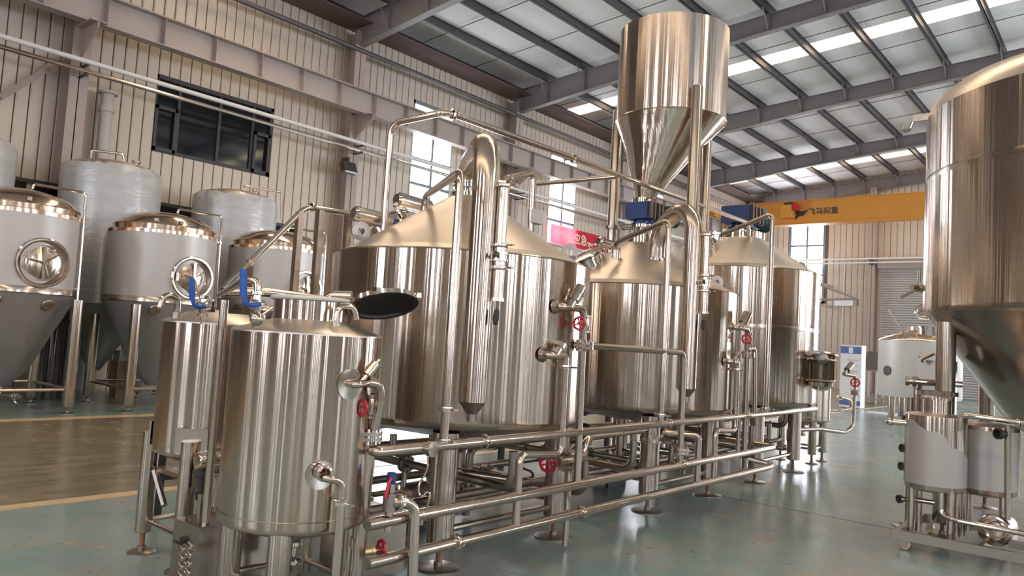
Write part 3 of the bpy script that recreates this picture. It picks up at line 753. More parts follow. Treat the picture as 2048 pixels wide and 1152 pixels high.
# sight lamps (steel cylinders) over the roofs
def lamp(T, p, d, L, r, foot, label):
    p = Vector(p); d = Vector(d).normalized()
    b = build('sight_lamp', MB().lathe([(0, 0), (r*.7, 0), (r, .02), (r, L), (r*1.08, L), (r*1.08, L+.04), (r*.5, L+.05), (0, L+.05)], p, d, 20), M['polish'], T, label=label)
    build('lamp_nut', MB().lathe([(0, L+.03), (r*.75, L+.03), (r*.75, L+.11), (0, L+.11)], p, d, 8), M['blue'], b)
    e = p+d*(L+.1); build('lamp_stand', MB().tube([e, e+d*.07, (e.x+d.x*.07, e.y+d.y*.07, foot)], .022, 10, .05), M['polish'], b)
lamp(T1, PY(706, 426, 4.7), (1, -.1, -.06), .30, .062, 2.36, 'steel sight lamp over the roof edge')
lamp(T1, PY(792, 398, 5.0), (1, -.1, -.06), .32, .068, 2.45, 'steel sight lamp beside the roof manway')
lamp(T2, PY(1196, 482, 4.3), (1, -.1, -.08), .18, .05, 2.4, 'steel sight lamp at the manway')

# tangential side fittings on the operator side of tanks 1 and 2
def side_fit(T, cx, z, dx, tag_, wheel_on, down_to, out=.10, pipe_dx=.42, lamp_on=True, r=.026):
    """pad on the shell, short nozzle, elbow and dropping pipe in front of it"""
    x = cx+dx; y = TY-math.sqrt(TR*TR-dx*dx)
    build('nozzle_pad', MB().lathe([(0, .0), (.055, 0), (.055, .004), (0, .004)], (x, y-.004, z), (0, -1, 0), 24), M['polish'], T)
    nz = build('nozzle', MB().tube([(x, y, z), (x, y-out, z), (x+pipe_dx*.5, y-out, z)], r*1.05, 12, .04), M['pipe'], T)
    mb = MB(); mb.lathe([(.02, 0), (.028, .0), (.028, .06), (.045, .065), (.045, .10), (.0, .10)], (x+pipe_dx*.33, y-out, z), (.55, -.1, .8), 14); build('valve_body', mb, M['polish'], nz)
    if lamp_on:
        mb = MB(); mb.lathe([(.03, .07), (.046, .075), (.046, .13), (.05, .13), (.05, .145), (.046, .145), (.046, .19), (.0, .195)], (x+pipe_dx*.33, y-out, z), (.55, -.1, .8), 16); build('angle_valve', mb, M['pipe'], nz)
    return Vector((x+pipe_dx*.5, y-out, z))

def line_with_flange(label, pts, fz, wheel_z=None, wdir=(-1, -.2, 0), r=.027, dbl=None, group=None):
    t = drop('drop_pipe', label, pts, r, 'pipe', .06, 'pipe', group)
    e = Vector(pts[-1])
    vx, vy = e.x, e.y
    if fz: flange((vx, vy, fz), (0, 0, 1), r, t, .07)
    if wheel_z:
        b = build('globe_valve', MB().lathe([(r, -.07), (r*1.5, -.065), (r*1.5, -.05), (r*1.25, -.045), (r*1.45, 0), (r*1.25, .045), (r*1.5, .05), (r*1.5, .065), (r, .07)], (vx, vy, wheel_z), (0, 0, 1), 16), M['pipe'], t)
        wheel((vx-.03, vy-.01, wheel_z), wdir, .045, b, .09)
    return t

def tank_sides(T, cx, lab, d2, d3):
    # lower nozzle: down pipe into the skid
    p = side_fit(T, cx, 1.50, d2-.18, lab, False, 0, out=.07, pipe_dx=.2, lamp_on=False)
    t = line_with_flange('bent steel pipe dropping from the lower nozzle of the '+lab, [p, (cx+d2, HY, 1.5), (cx+d2, HY, .80), (cx+d2-.46, HY, .83), (cx+d2-.46, HY, .35)], None)
    clamp((cx+d2, HY, 1.42), (0, 0, 1), .027, t)
    p = side_fit(T, cx, 1.85, d3-.28, lab, True, 0, out=.06, pipe_dx=.3)
    t = line_with_flange('steel pipe with red wheel dropping from the upper nozzle of the '+lab, [p, (cx+d3, HY, 1.85), (cx+d3+.03, HY, .55)], 1.58, 1.74)
    return t
ta = tank_sides(T1, TX[0], 'nearest brewing vessel', -.02, .18)
tb = tank_sides(T2, TX[1], 'middle brewing vessel', .13, .36)

# big red valve down at the skid near tank 1
vt = thing('gate_valve', 'red wheel valve with round flange low on the skid under the nearest vessel', 'valve', (4.72, 3.45, .78))
g0 = PY(1088, 926, 3.45); g1 = PY(1132, 922, 3.45); g2 = PY(1165, 925, 3.45); g1.z = g2.z = g0.z
build('valve_body', MB().cyl(g1+Vector((-.12, 0, 0)), g2, .042, 16), M['pipe'], vt)
flange(g1, (1, 0, 0), .042, vt, .09); flange(g1+Vector((.1, 0, 0)), (1, 0, 0), .042, vt, .07); wheel(g0+Vector((.1, 0, 0)), (-1, -.35, 0), .06, vt, .1)
build('support', MB().tube([g1+Vector((.05, 0, 0)), (g1.x+.05, g1.y, .02)], .025, 10), M['pipe'], vt)

# headers along the front of the skid
def header(label, x0, x1, z, r, clamps, y=HY, ends=None):
    t = thing('header_pipe', label, 'pipe', (x0, y, z))
    pts = [(x0, y, z), (x1, y, z)]
    if ends: pts = ends[0]+pts+ends[1]
    build('pipe', MB().tube(pts, r, 18, .1), M['pipe'], t)
    for x in clamps: clamp((x, y, z), (1, 0, 0), r, t)
    return t
header('lowest long steel header pipe along the front of the skid', 2.72, 8.45, .348, .033, (3.4, 4.72), ends=([], [(8.6, HY+.05, .348), (9.1, TY-.6, .30)]))
hm = header('middle long steel header pipe along the front of the skid', 2.70, 8.56, .557, .034, (6.3,), ends=([], [(8.6, HY+.6, .56)]))
hu = header('upper long steel header pipe along the front of the skid under the vessels', 2.72, 9.95, .942, .03, (3.6, 6.0, 7.7), ends=([(2.745, 3.27, .95)], [(10.1, TY-.7, .93)]))
for x0, x1, z0, z1, nm in ((6.62, 6.62, .35, .80, 'middle vessel'),):
    if z1 > z0+.1:
        t = drop('standpipe', 'short steel upright rising from the lowest header by the '+nm, [(x0, HY, z0), (x0, HY, z1), (x0-.3, HY+.2, z1+.02)], .03, bend=.05)
for (x, y) in ((6.62, HY),):
    t = drop('return_pipe', 'long steel pipe running right from the nearest vessel then down to the skid', [(4.66, HY, 1.58), (6.24, HY, 1.567), (6.27, HY, .62), (6.27, HY, .557)], .027, bend=.07)
    flange((6.27, HY, .685), (0, 0, 1), .027, t, .07)
    build('pipe_clip', MB().box((6.42, HY+.2, .72), (.5, .02, .03), .9), M['polish'], t, smooth=False)
lc = thing('leg_band', 'flat steel band clamped round the front left leg of the middle vessel', 'clamp', (6.64, 3.72, .70))
build('band', MB().pipe_ring((6.64, 3.72, .70), (0, 0, 1), .096, .108, .05, 24), M['polish'], lc)

# cleaning pipes that arch over the vessel roofs and drop in front
def cip(label, a, top, bx, by, zend, foot=None, clampz=()):
    pts = [a, (a[0], a[1], top[0]), (bx, by, top[1]), (bx, by, zend)]
    t = drop('cleaning_pipe', label, pts, .026, bend=.09)
    for z in clampz: clamp((bx, by, z), (0, 0, 1), .026, t)
    return t
a = PY(848, 425, 4.45); e = PY(922, 345, HY)
cip('steel cleaning pipe arching from the nearest roof and dropping left of the vapour stack', (a.x, a.y, 2.5), (2.70, 2.60), e.x, HY, .94, None, (1.16, .97))
a = PY(1229, 515, 4.0); e = PY(1338, 458, HY)
cip('steel cleaning pipe arching over the middle roof to the right of its lamp', (a.x, a.y, 2.45), (2.60, 2.72), e.x, HY, .94, None, (1.02,))
a = PY(1440, 500, 4.0); e = PY(1545, 446, HY)
cip('steel cleaning pipe arching over the farthest roof and dropping in front', (a.x, a.y, 2.95), (3.02, 3.17), e.x, HY, .94, None, (1.0,))
# smaller drops in front of tank 2 / 3
t = drop('drop_pipe', 'thin steel pipe with square hook between the middle and farthest vessels', [(7.68, HY, 1.64), (7.86, HY, 1.66), (7.92, HY, .95)], .024)
t = drop('drop_pipe', 'straight thin steel pipe dropping behind the flanged one of the middle vessel', [(7.56, HY+.02, 1.48), (7.57, HY+.02, .56)], .022)

# vapour stacks
def stack(label, x, y, ztop, zbot, cx, cz, r, cy=TY, rise=.28):
    t = thing('vapour_stack', label, 'pipe', (x, y, zbot))
    top = ztop-r
    pts = [(cx, cy, cz), (cx, cy, cz+rise), (x, y, top), (x, y, zbot+.1)]
    build('stack_pipe', MB().tube(pts, r, 28, .30), M['steel'], t, ang=60)
    build('reducer', MB().lathe([(r, .1), (r*.35, .02), (r*.35, -.03), (0, -.03)], (x, y, zbot), (0, 0, 1), 24), M['dull'], t)
    flange((cx, cy, cz+.12), (0, 0, 1), r, t, r*1.35)
    # condensing spray line strapped to the stack
    d = Vector((.35, -1, 0)).normalized(); q = Vector((x, y, 0))+d*(r+.04)
    zs = ztop-.42
    build('spray_pipe', MB().tube([(q.x, q.y, zs), (q.x, q.y, zs-.75)], .036, 16), M['pipe'], t)
    build('spray_pipe', MB().tube([(q.x, q.y, zs+.02), Vector((x, y, zs+.03))+d*r*.6], .02, 10), M['pipe'], t)
    clamp((q.x, q.y, zs), (0, 0, 1), .036, t)
    clamp((q.x, q.y, zs-.40), (0, 0, 1), .036, t); clamp((q.x, q.y, zs-.55), (0, 0, 1), .036, t)
    butterfly((q.x, q.y, zs-.475), (0, 0, 1), .036, (-1, -.4, 0), t, 'dark', .0)
    build('end_cap', MB().lathe([(0, -.02), (.045, -.02), (.045, 0), (.036, 0)], (q.x, q.y, zs-.75), (0, 0, 1), 16), M['polish'], t)
    build('lever_grip', MB().lathe([(0, 0), (.018, .01), (.022, .05), (.018, .1), (0, .11)], (q.x-.03, q.y-.02, zs-.93), (.05, 0, 1), 10), M['black'], t, label='black lever grip')
    return t
stack('tall round steel vapour stack in front of the nearest vessel with u bend at top', 3.69, 3.40, 3.03, 1.07, TX[0], 2.72, .094)
stack('bent steel vapour pipe arching off the middle roof and running down in front', 6.73, 3.40, 3.14, 1.12, 7.0, 2.38, .088, 3.95, .5)

# pipe bridge over the roofs
t = thing('overhead_pipe', 'long slim steel pipe spanning from left of the nearest vessel to the farthest one', 'pipe', (3.9, 4.0, 3.2))
zb = 3.24; a = PZ(783, 247, zb); pts = [(a.x, a.y, 1.0), (a.x, a.y, zb), (3.86, 4.0, zb+.02), (9.45, 4.0, 3.30), (9.75, 4.1, 3.12)]
build('pipe', MB().tube(pts, .026, 14, .10), M['pipe'], t); clamp((3.93, 4.0, zb+.02), (1, 0, 0), .026, t); clamp((5.5, 4.0, zb+.03), (1, 0, 0), .026, t)
t = thing('cross_pipe', 'steel cross pipe joining the overhead pipe behind the nearest vessel stack', 'pipe', (5.6, 4.6, 3.2))
p0 = PY(1236, 353, 4.0); p1 = PZ(1075, 368, p0.z); p2 = PZ(1012, 354, p0.z+.02)
build('pipe', MB().tube([p0, p1], .024, 12), M['pipe'], t)
t = thing('vent_pipe', 'crooked steel pipe with white box rising behind the nearest roof', 'pipe', (5.2, 5.0, 2.4))
p0 = PY(1012, 357, 4.45); p1 = PY(1066, 346, 4.45); p2 = PY(1062, 470, 4.45); p2.z = 2.15
build('pipe', MB().tube([p0, p1, p2], .03, 12, .07), M['pipe'], t); clamp(p0+Vector((.05, 0, 0)), (1, 0, 0), .03, t)
build('junction_box', MB().box(PY(1071, 434, 4.43), (.13, .09, .13)), M['white'], t, smooth=False); build('gland', MB().cyl(PY(1070, 452, 4.43), PY(1070, 466, 4.43), .03, 10), M['white'], t)

# hopper above the middle vessel
HX, HYc, HR = 7.62, 4.2, .62
hp = thing('grain_hopper', 'tall shiny steel hopper with off-centre cone on legs above the middle vessel', 'hopper', (HX, HYc, 2.3))
build('hopper_shell', MB().lathe([(HR-.02, 5.23), (HR, 5.23), (HR, 4.2), (HR-.004, 4.17)], (HX, HYc, 0), (0, 0, 1), 96), M['steel'], hp, ang=60)
build('hopper_lid', MB().lathe([(HR, 5.23), (HR*.95, 5.235), (0, 5.25)], (HX, HYc, 0), (0, 0, 1), 64), M['cone'], hp)
n = 96; vs = []; fs = []
lv = [(HR, 4.17, 0), (HR*.62, 3.79, .42), (.10, 3.24, 1)]
for r, z, k in lv:
    for i in range(n):
        t = 2*math.pi*i/n; vs.append((HX+(TX[1]-HX)*k*1.0+r*math.cos(t), HYc+(TY-HYc)*k+r*math.sin(t), z))
for L_ in range(2):
    for i in range(n): fs.append((L_*n+i, (L_+1)*n+i, (L_+1)*n+(i+1) % n, L_*n+(i+1) % n))
build('hopper_cone', MB().add(vs, fs), M['steel'], hp, ang=60)
build('seam_ring', MB().torus((HX, HYc, 4.175), (0, 0, 1), HR, .009, 96, 6), M['steel'], hp)
build('outlet_collar', MB().lathe([(.10, 3.25), (.14, 3.24), (.14, 3.19), (.1, 3.18)], (TX[1], TY, 0), (0, 0, 1), 24), M['polish'], hp)
for (x, y) in ((7.5, 4.84), (7.19, 3.66), (8.2, 4.02)):
    zc = cone_z(TX[1], 2.21, 2.74, .20, x, y)
    l = build('leg', MB().lathe([(.062, zc-.03), (.062, 4.38), (.05, 4.40), (0, 4.41)], (x, y, 0), (0, 0, 1), 20), M['leg'], hp)
    build('leg_collar', MB().pipe_ring((x, y, 2.98), (0, 0, 1), .062, .085, .04, 20), M['dull'], l)
    build('leg_saddle', MB().box(((x*2+HX)/3, (y*2+HYc)/3, 4.3), (.16, .12, .10)), M['polish'], l, smooth=False)

# lauter grant with sight glass on the farthest vessel
gt = thing('sight_grant', 'glass and steel sight vessel on brackets at the right of the farthest vessel', 'vessel', (10.25, 3.15, 1.1))
gc = PY(1642, 740, 3.12)
for z, r in ((gc.z+.13, .15), (gc.z-.13, .15)): build('ring_bracket', MB().torus((gc.x, gc.y, z), (0, 0, 1), r, .014, 28, 8), M['polish'], gt)
build('glass_tube', MB().lathe([(.125, gc.z-.17), (.125, gc.z+.12)], (gc.x, gc.y, 0), (0, 0, 1), 28), mat_pane('sight_glass', (.75, .75, .7), .15), gt)
build('base_bowl', MB().lathe([(0, gc.z-.26), (.08, gc.z-.25), (.15, gc.z-.2), (.15, gc.z-.15)], (gc.x, gc.y, 0), (0, 0, 1), 28), M['polish'], gt)
build('back_plate', MB().lathe([(.155, gc.z-.22), (.155, gc.z+.22)], (gc.x, gc.y, 0), (0, 0, 1), 16, sweep=(R_(20), R_(170))), M['steel'], gt)
build('top_pipe', MB().tube([(gc.x-.2, gc.y+.1, gc.z+.2), (gc.x, gc.y, gc.z+.22), (gc.x+.28, gc.y-.1, gc.z+.19)], .03, 12), M['polish'], gt)
build('cloth', MB().sphere((gc.x+.03, gc.y, gc.z+.14), .085, 12, 8, .8), M['paper'], gt, label='white wrapped pad')
for z in (gc.z+.13, gc.z-.13): build('arm', MB().tube([(gc.x-.15, gc.y+.12, z), (gc.x+.34, gc.y-.08, z)], .014, 8), M['polish'], gt)

# service pipework under the vessels
random.seed(3)
runs = [(3.9, .42, 3.2, 10.6, .03), (4.05, .74, 3.6, 11.0, .026), (4.9, .36, 3.4, 10.8, .034), (5.05, .62, 3.1, 10.2, .03), (4.5, .20, 3.8, 10.6, .034), (4.75, .83, 4.0, 10.4, .022), (5.4, .55, 3.0, 10.9, .03)]
names = ['low front', 'upper front', 'low rear', 'mid rear', 'floor level', 'thin top', 'outermost rear']
for (y, z, x0, x1, r), nm in zip(runs, names):
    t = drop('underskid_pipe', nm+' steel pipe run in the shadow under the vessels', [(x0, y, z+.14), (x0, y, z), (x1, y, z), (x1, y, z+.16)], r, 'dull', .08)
    for x in (x0+.7, (x0+x1)/2-.2, x1-1.1): clamp((x, y, z), (1, 0, 0), r, t, mat='dull')
k = 0
for x, z, y0, y1, nm in ((4.15, .55, 3.4, 5.2, 'nearest vessel'), (5.35, .34, 3.6, 5.4, 'gap after the nearest vessel'), (5.95, .50, 3.5, 5.2, 'space before the middle vessel'), (7.05, .38, 3.7, 5.3, 'middle vessel'), (8.35, .52, 3.4, 5.3, 'gap after the middle vessel'), (9.65, .45, 3.7, 5.3, 'farthest vessel')):
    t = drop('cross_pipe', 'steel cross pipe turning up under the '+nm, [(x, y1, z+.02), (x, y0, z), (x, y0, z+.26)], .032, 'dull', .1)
    flange((x, (y0+y1)/2+.2, z+.01), (0, 1, 0), .032, t, .07, 'dull')
    butterfly((x, (y0+y1)/2-.35, z+.005), (0, 1, 0), .034, (0, 0, 1), t, 'dark', .12)
for x, y, z, dx, dy, nm in ((5.0, 4.6, .62, .5, -.5, 'rear of the nearest vessel'), (6.2, 4.4, .58, .45, .6, 'gap before the middle vessel'), (7.9, 4.3, .66, .5, -.5, 'rear of the middle vessel'), (8.9, 4.5, .6, .55, .5, 'gap before the farthest vessel'), (10.1, 4.2, .62, .4, -.4, 'rear of the farthest vessel')):
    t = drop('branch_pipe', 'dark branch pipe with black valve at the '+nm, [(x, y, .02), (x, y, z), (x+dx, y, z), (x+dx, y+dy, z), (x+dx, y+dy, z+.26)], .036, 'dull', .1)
    butterfly((x+dx*.6, y, z), (1, 0, 0), .038, (0, -.3, 1), t, 'black', .14); flange((x, y, .25), (0, 0, 1), .036, t, .075, 'dull'); clamp((x+dx, y+dy*.5, z), (0, 1, 0), .036, t, mat='dull')
    build('actuator', MB().lathe([(0, 0), (.05, .0), (.055, .02), (.055, .12), (.03, .14), (0, .14)], (x+dx*.6, y, z+.06), (0, -.2, 1), 16), M['dark'], t)
# u shaped pipe between tanks 1 and 2
drop('u_pipe', 'u shaped steel pipe lying on its side between nearest and middle vessels', [(6.5, 3.7, .80), (5.35, 3.62, .80), (5.35, 3.62, .42), (6.1, 3.9, .28)], .03, 'pipe', .12)
# pumps under the tanks
def pump(x, y, lab, sc=1):
    t = thing('pump', lab, 'pump', (x, y, 0))
    build('motor_shell', MB().lathe([(0, 0), (.09*sc, 0), (.10*sc, .02), (.10*sc, .26*sc), (.085*sc, .28*sc), (0, .28*sc)], (x, y, .2*sc), (1, .1, 0), 20), M['dull'], t)
    build('volute', MB().lathe([(0, -.09*sc), (.06*sc, -.09*sc), (.115*sc, -.07*sc), (.12*sc, -.02*sc), (.09*sc, 0), (0, 0)], (x, y, .2*sc), (1, .1, 0), 24), M['polish'], t)
    build('outlet', MB().cyl((x-.05*sc, y-.06*sc, .25*sc), (x-.05*sc, y-.06*sc, .42*sc), .026, 12), M['pipe'], t)
    build('base', MB().box((x+.1*sc, y, .05), (.38*sc, .2*sc, .1)), M['dark'], t, smooth=False)
pump(4.5, 4.9, 'small steel pump on the floor behind the front legs of the nearest vessel')
pump(7.4, 4.7, 'small steel pump on the floor under the middle vessel')
pump(9.3, 4.8, 'small steel pump on the floor under the farthest vessel')
# dark walkway frame behind the skid
wf = thing('platform_frame', 'dark square tube platform frame standing behind the small tanks and nearest vessel', 'frame', (3.6, 6.1, 0))
for x in (2.95, 3.35, 4.15, 5.1, 6.0, 7.2, 8.4, 9.6):
    build('post', MB().bb((x-.03, 6.07, 0), (x+.03, 6.13, 1.05)), M['dark'], wf, smooth=False)
for z in (.32, .72, 1.05): build('rail', MB().bb((2.95, 6.075, z-.03), (9.6, 6.125, z+.03)), M['dark'], wf, smooth=False)
build('deck_edge', MB().bb((4.9, 6.0, 1.09), (9.7, 6.9, 1.13)), M['dull'], wf, smooth=False)
# handrail
hr = thing('stair_handrail', 'bright steel handrail sloping up to a level rail behind the small tanks', 'handrail', (4.1, 6.2, 1.1))
pr_ = [PY(440, 584, 6.2), PY(612, 414, 6.2), PY(748, 434, 6.2)]
build('rail', MB().tube([pr_[0], pr_[1], pr_[2]], .028, 12, .08), M['polish'], hr); clamp(PY(624, 414, 6.2), (1, 0, 0), .028, hr)
for px, py in ((600, 424), (641, 421), (697, 430)):
    q = PY(px, py, 6.2); build('post', MB().bb((q.x-.03, 6.17, 1.12), (q.x+.03, 6.23, q.z)), M['polish'], hr, smooth=False)
q = PY(500, 520, 6.2); build('post', MB().bb((q.x-.025, 6.175, 1.12), (q.x+.025, 6.225, q.z)), M['polish'], hr, smooth=False)

# ================================================================ SMALL TANKS AT THE NEAR END
def small_tank(cx, cy, r, zb, zt, label, outside_legs, lid_open, extra=True):
    T = thing('small_tank', label, 'tank', (cx, cy, 0)); c = (cx, cy, 0)
    build('shell', MB().lathe([(r-.03, zb), (r-.006, zb+.012), (r, zb+.035), (r, zt-.0)], c, (0, 0, 1), 96), M['steel'], T, ang=60)
    build('bottom_seam', MB().lathe([(r+.001, zb+.07), (r+.003, zb+.073), (r+.001, zb+.076)], c, (0, 0, 1), 96), M['dull'], T)
    build('bottom_dish', MB().lathe([(0, zb-.09), (r*.5, zb-.06), (r-.03, zb)], c, (0, 0, 1), 48), M['dull'], T)
    build('roof_cone', MB().lathe([(r+.004, zt-.008), (r+.004, zt), (r-.01, zt+.008), (.2, zt+.07), (0, zt+.075)], c, (0, 0, 1), 96), M['cone'], T, ang=25)
    o = r+.02 if outside_legs else .23
    if outside_legs: offs = [(-.27, .27), (-.27, -.27), (.27, -.27), (.27, .27)]; lr = .055; lt = zb+.12
    else: offs = [(-.235, .235), (-.235, -.235), (.235, -.235), (.235, .235)]; lr = .062; lt = zb+.02
    for dx, dy in offs:
        l = leg(cx+dx, cy+dy, lt, lr, T, .09, .09)
        if outside_legs:
            d = Vector((dx, dy, 0)).normalized()
            build('leg_plate', MB().box(Vector((cx, cy, zb+.12))+d*(r+.004), (.012, .2, .16), math.atan2(dy, dx)), M['pipe'], l, smooth=False)
    z = .22
    for (a, b) in ((0, 1), (1, 2), (2, 3), (3, 0)):
        build('leg_brace', MB().tube([(cx+offs[a][0], cy+offs[a][1], z), (cx+offs[b][0], cy+offs[b][1], z)], .018, 10), M['pipe'], T)
    build('outlet_valve', MB().lathe([(.03, zb-.25), (.06, zb-.24), (.06, zb-.22), (.04, zb-.21), (.045, zb-.15), (.06, zb-.14), (.06, zb-.12), (.03, zb-.08)], c, (0, 0, 1), 16), M['polish'], T)
    return T
A_ = small_tank(2.535, 3.63, .41, .53, 1.565, 'small upright steel tank in front with open round lid', False, True)
B_ = small_tank(2.72, 4.96, .355, .70, 1.585, 'small upright steel tank at the back left on outside legs', True, False)
# manway neck and open lid on the front tank
mc = Vector((2.56, 3.66, 1.62))
nk = build('manway_neck', MB().lathe([(.205, 0), (.205, .13), (.0, .131)], mc, (0, 0, 1), 64), M['steel'], A_, ang=60)
build('gasket', MB().torus(mc+Vector((0, 0, .135)), (0, 0, 1), .212, .013, 64, 8), M['gasket'], nk, label='white rubber rim')
lc_ = PY(767, 606, 3.46); ln = Vector((-.10, -.36, -.9)).normalized()
ld = build('manway_lid', MB().lathe([(0, -.035), (.12, -.025), (.19, 0), (.205, .012), (.205, .022), (.185, .022), (.18, .005), (.1, -.012), (0, -.02)], lc_, ln, 64), M['dark'], A_, label='open round lid, dark underside')
build('lid_rim', MB().lathe([(.203, .024), (.209, .022), (.209, -.004), (.19, -.004)], lc_, ln, 64), M['polish'], ld)
u, v, w = frame(ln)
for t in (.2, 1.4, 2.6, 4.0, 5.2): build('lid_clip', MB().box(lc_+(u*math.cos(t)+v*math.sin(t))*.212, (.03, .03, .025)), M['polish'], ld, smooth=False)
h0 = PY(652, 612, 3.62); h1 = PY(660, 590, 3.62); h2 = PY(703, 592, 3.52)
build('hinge_arm', MB().tube([(h0.x, h0.y, 1.63), h0, h1, h2], .026, 12, .06), M['pipe'], A_)
# goose-neck vents
def goose(T, p, s, r=.017, h=.12, name='vent_spout'):
    p = Vector(p); build(name, MB().tube([p, p+Vector((0, 0, h)), p+Vector((s*.1, -.02, h+.005)), p+Vector((s*.12, -.02, h*.45))], r, 12, .05), M['pipe'], T)
    build('vent_socket', MB().pipe_ring(p+Vector((0, 0, .02)), (0, 0, 1), r, r*1.4, .04, 14), M['pipe'], T)
q = PY(672, 650, 3.36); goose(A_, (q.x, q.y, 1.60), 1)
q = PY(352, 640, 4.75); goose(B_, (q.x, q.y, 1.60), -1, .02, .14)
# inlet valves with blue levers
def lever_valve(T, p, lab):
    p = Vector(p)
    b = build('inlet_valve', MB().lathe([(.016, -.12), (.016, -.07), (.034, -.068), (.034, -.05), (.022, -.045), (.026, 0), (.022, .045), (.034, .05), (.034, .066), (.018, .07)], p, (0, 0, 1), 16), M['polish'], T)
    build('valve_ball', MB().lathe([(0, -.05), (.02, -.045), (.034, 0), (.02, .045), (0, .05)], p, (1, 0, 0), 14), M['polish'], b)
    mb = MB(); q = p+Vector((-.05, -.03, .0))
    mb.tube([p+Vector((0, -.03, 0)), q+Vector((.01, 0, -.012)), q+Vector((-.035, 0, .0)), q+Vector((-.05, 0, .15))], .013, 8, .02)
    mb.box(q+Vector((-.052, 0, .10)), (.03, .018, .14), rot=Matrix.Rotation(R_(-5), 3, 'Y'))
    build('lever', mb, M['bluelever'], b, label='blue plastic coated lever')
    return b
q = PY(407, 612, 4.72); lever_valve(B_, (q.x, q.y, q.z+.0), '')
q2 = PY(513, 612, 3.5); lever_valve(A_, (q2.x, q2.y, q2.z+.01), '')
build('inlet_elbow', MB().tube([(q2.x, q2.y, q2.z+.07), (q2.x, q2.y, q2.z+.13), (q2.x-.02, q2.y+.1, q2.z+.135), PY(440, 590, 4.2)], .02, 12, .05), M['pipe'], A_)
mb = MB(); mb.sphere(PY(514, 638, 3.35), .035, 16, 10); mb.tube([PY(514, 638, 3.35), PY(545, 615, 3.33)], .007, 8); build('sample_ball', mb, M['pipe'], A_)
build('cross_feed', MB().tube([PY(445, 584, 4.1), PY(530, 584, 4.1), PY(690, 605, 4.1)], .028, 12, .05), M['pipe'], A_)
# upright pole between the small tanks
t = thing('upright_pipe', 'slim upright steel pole standing between the two small tanks', 'pipe', (2.45, 4.2, 0))
q = PY(449, 600, 4.2); build('pipe', MB().tube([(q.x, 4.2, 0), (q.x, 4.2, q.z)], .024, 12), M['pipe'], t)
build('foot_plate', MB().lathe([(0, 0), (.06, 0), (.06, .01), (0, .01)], (q.x, 4.2, 0), (0, 0, 1), 16), M['dull'], t)
# sampling taps, front tank
def tank_pad(T, cx, cy, r, px, py, R=.07):
    d = ray(px, py); a = d.x**2+d.y**2; b = -2*(d.x*cx+d.y*cy); c = cx*cx+cy*cy-r*r
    tt = (-b-math.sqrt(max(0, b*b-4*a*c)))/(2*a); p = O+d*tt; n_ = Vector((p.x-cx, p.y-cy, 0)).normalized()
    pd = build('nozzle_pad', MB().lathe([(0, .001), (R, .001), (R, .005), (R*.5, .007), (0, .007)], p, n_, 28), M['polish'], T)
    return p, n_, pd
p, n_, pd = tank_pad(A_, 2.535, 3.63, .41, 700, 768, .082)
e1 = PY(742, 775, 3.2); build('nozzle', MB().tube([p, p+n_*.06, (e1.x-.02, 3.2, p.z+.01)], .02, 12, .03), M['pipe'], A_)
mb = MB(); mb.lathe([(.014, 0), (.014, .045), (.03, .05), (.03, .08), (.033, .08), (.033, .09), (.03, .09), (.03, .13), (.01, .131), (.01, .16), (0, .16)], (e1.x-.07, 3.2, p.z+.01), (.62, -.1, .75), 16); build('angle_valve', mb, M['pipe'], A_)
t = line_with_flange('steel pipe with red wheel and bolted flange right of the front small tank', [(e1.x-.03, 3.2, p.z+.01), (e1.x+.06, 3.2, p.z), (e1.x+.09, 3.22, 1.2), (2.74, 3.25, 1.02), (2.74, 3.28, .93)], 1.02, 1.18, (-1, -.35, 0), .027)
build('lower_pipe', MB().tube([(2.74, 3.28, 1.0), (2.76, 3.34, .2)], .042, 16), M['leg'], t)
mb = MB(); mb.pipe_ring((2.755, 3.33, .43), (0, 0, 1), .042, .046, .05, 20); build('collar', mb, M['pipe'], t)
wheel((2.79, 3.32, .37), (1, -.25, 0), .05, t, .11)
p, n_, pd = tank_pad(A_, 2.535, 3.63, .41, 640, 950, .075)
nz = build('nozzle', MB().tube([p, p+n_*.10, p+n_*.10+Vector((.10, 0, -.02)), p+n_*.10+Vector((.105, 0, -.12))], .021, 12, .045), M['pipe'], A_)
build('nozzle_cap', MB().lathe([(.03, .02), (.042, .02), (.042, .075), (.03, .08)], p+Vector((.0, 0, .02)), n_, 18), M['pipe'], nz)
dp = p+n_*.10+Vector((.105, 0, -.12))
t = drop('drop_pipe', 'square clamped steel drop pipe in front of the front small tank', [dp, (dp.x, dp.y, 0.02)], .024)
clamp((dp.x, dp.y, dp.z-.01), (0, 0, 1), .024, t)
# pipes beyond the front tank: red lever valve and loop
lv_ = thing('lever_valve', 'red lever valve standing on the middle header right of the front small tank', 'valve', (3.0, HY, .5))
q = PY(783, 960, HY)
build('valve_stem', MB().tube([(q.x, HY, .5), (q.x, HY, q.z-.02)], .024, 12), M['pipe'], lv_); build('valve_body', MB().lathe([(.03, -.05), (.04, -.05), (.04, .05), (.03, .05)], (q.x, HY, .66), (0, 0, 1), 16), M['dull'], lv_)
build('cap', MB().lathe([(.022, -.02), (.026, -.02), (.026, .04), (0, .045)], (q.x, HY, q.z), (0, 0, 1), 14), M['blue'], lv_)
build('lever', MB().tube([(q.x+.02, HY, q.z+.02), (q.x-.03, HY-.02, q.z+.01), (q.x-.055, HY-.02, q.z-.09)], .01, 8, .02), M['red'], lv_, label='red lever')
t = drop('drain_elbow', 'bent steel pipe curving down to the floor beside the red lever valve', [(q.x, HY-.02, .66), (q.x+.13, HY-.06, .655), (q.x+.145, HY-.08, .02)], .03, bend=.09)
clamp((q.x+.04, HY-.03, .66), (1, -.25, 0), .03, t)
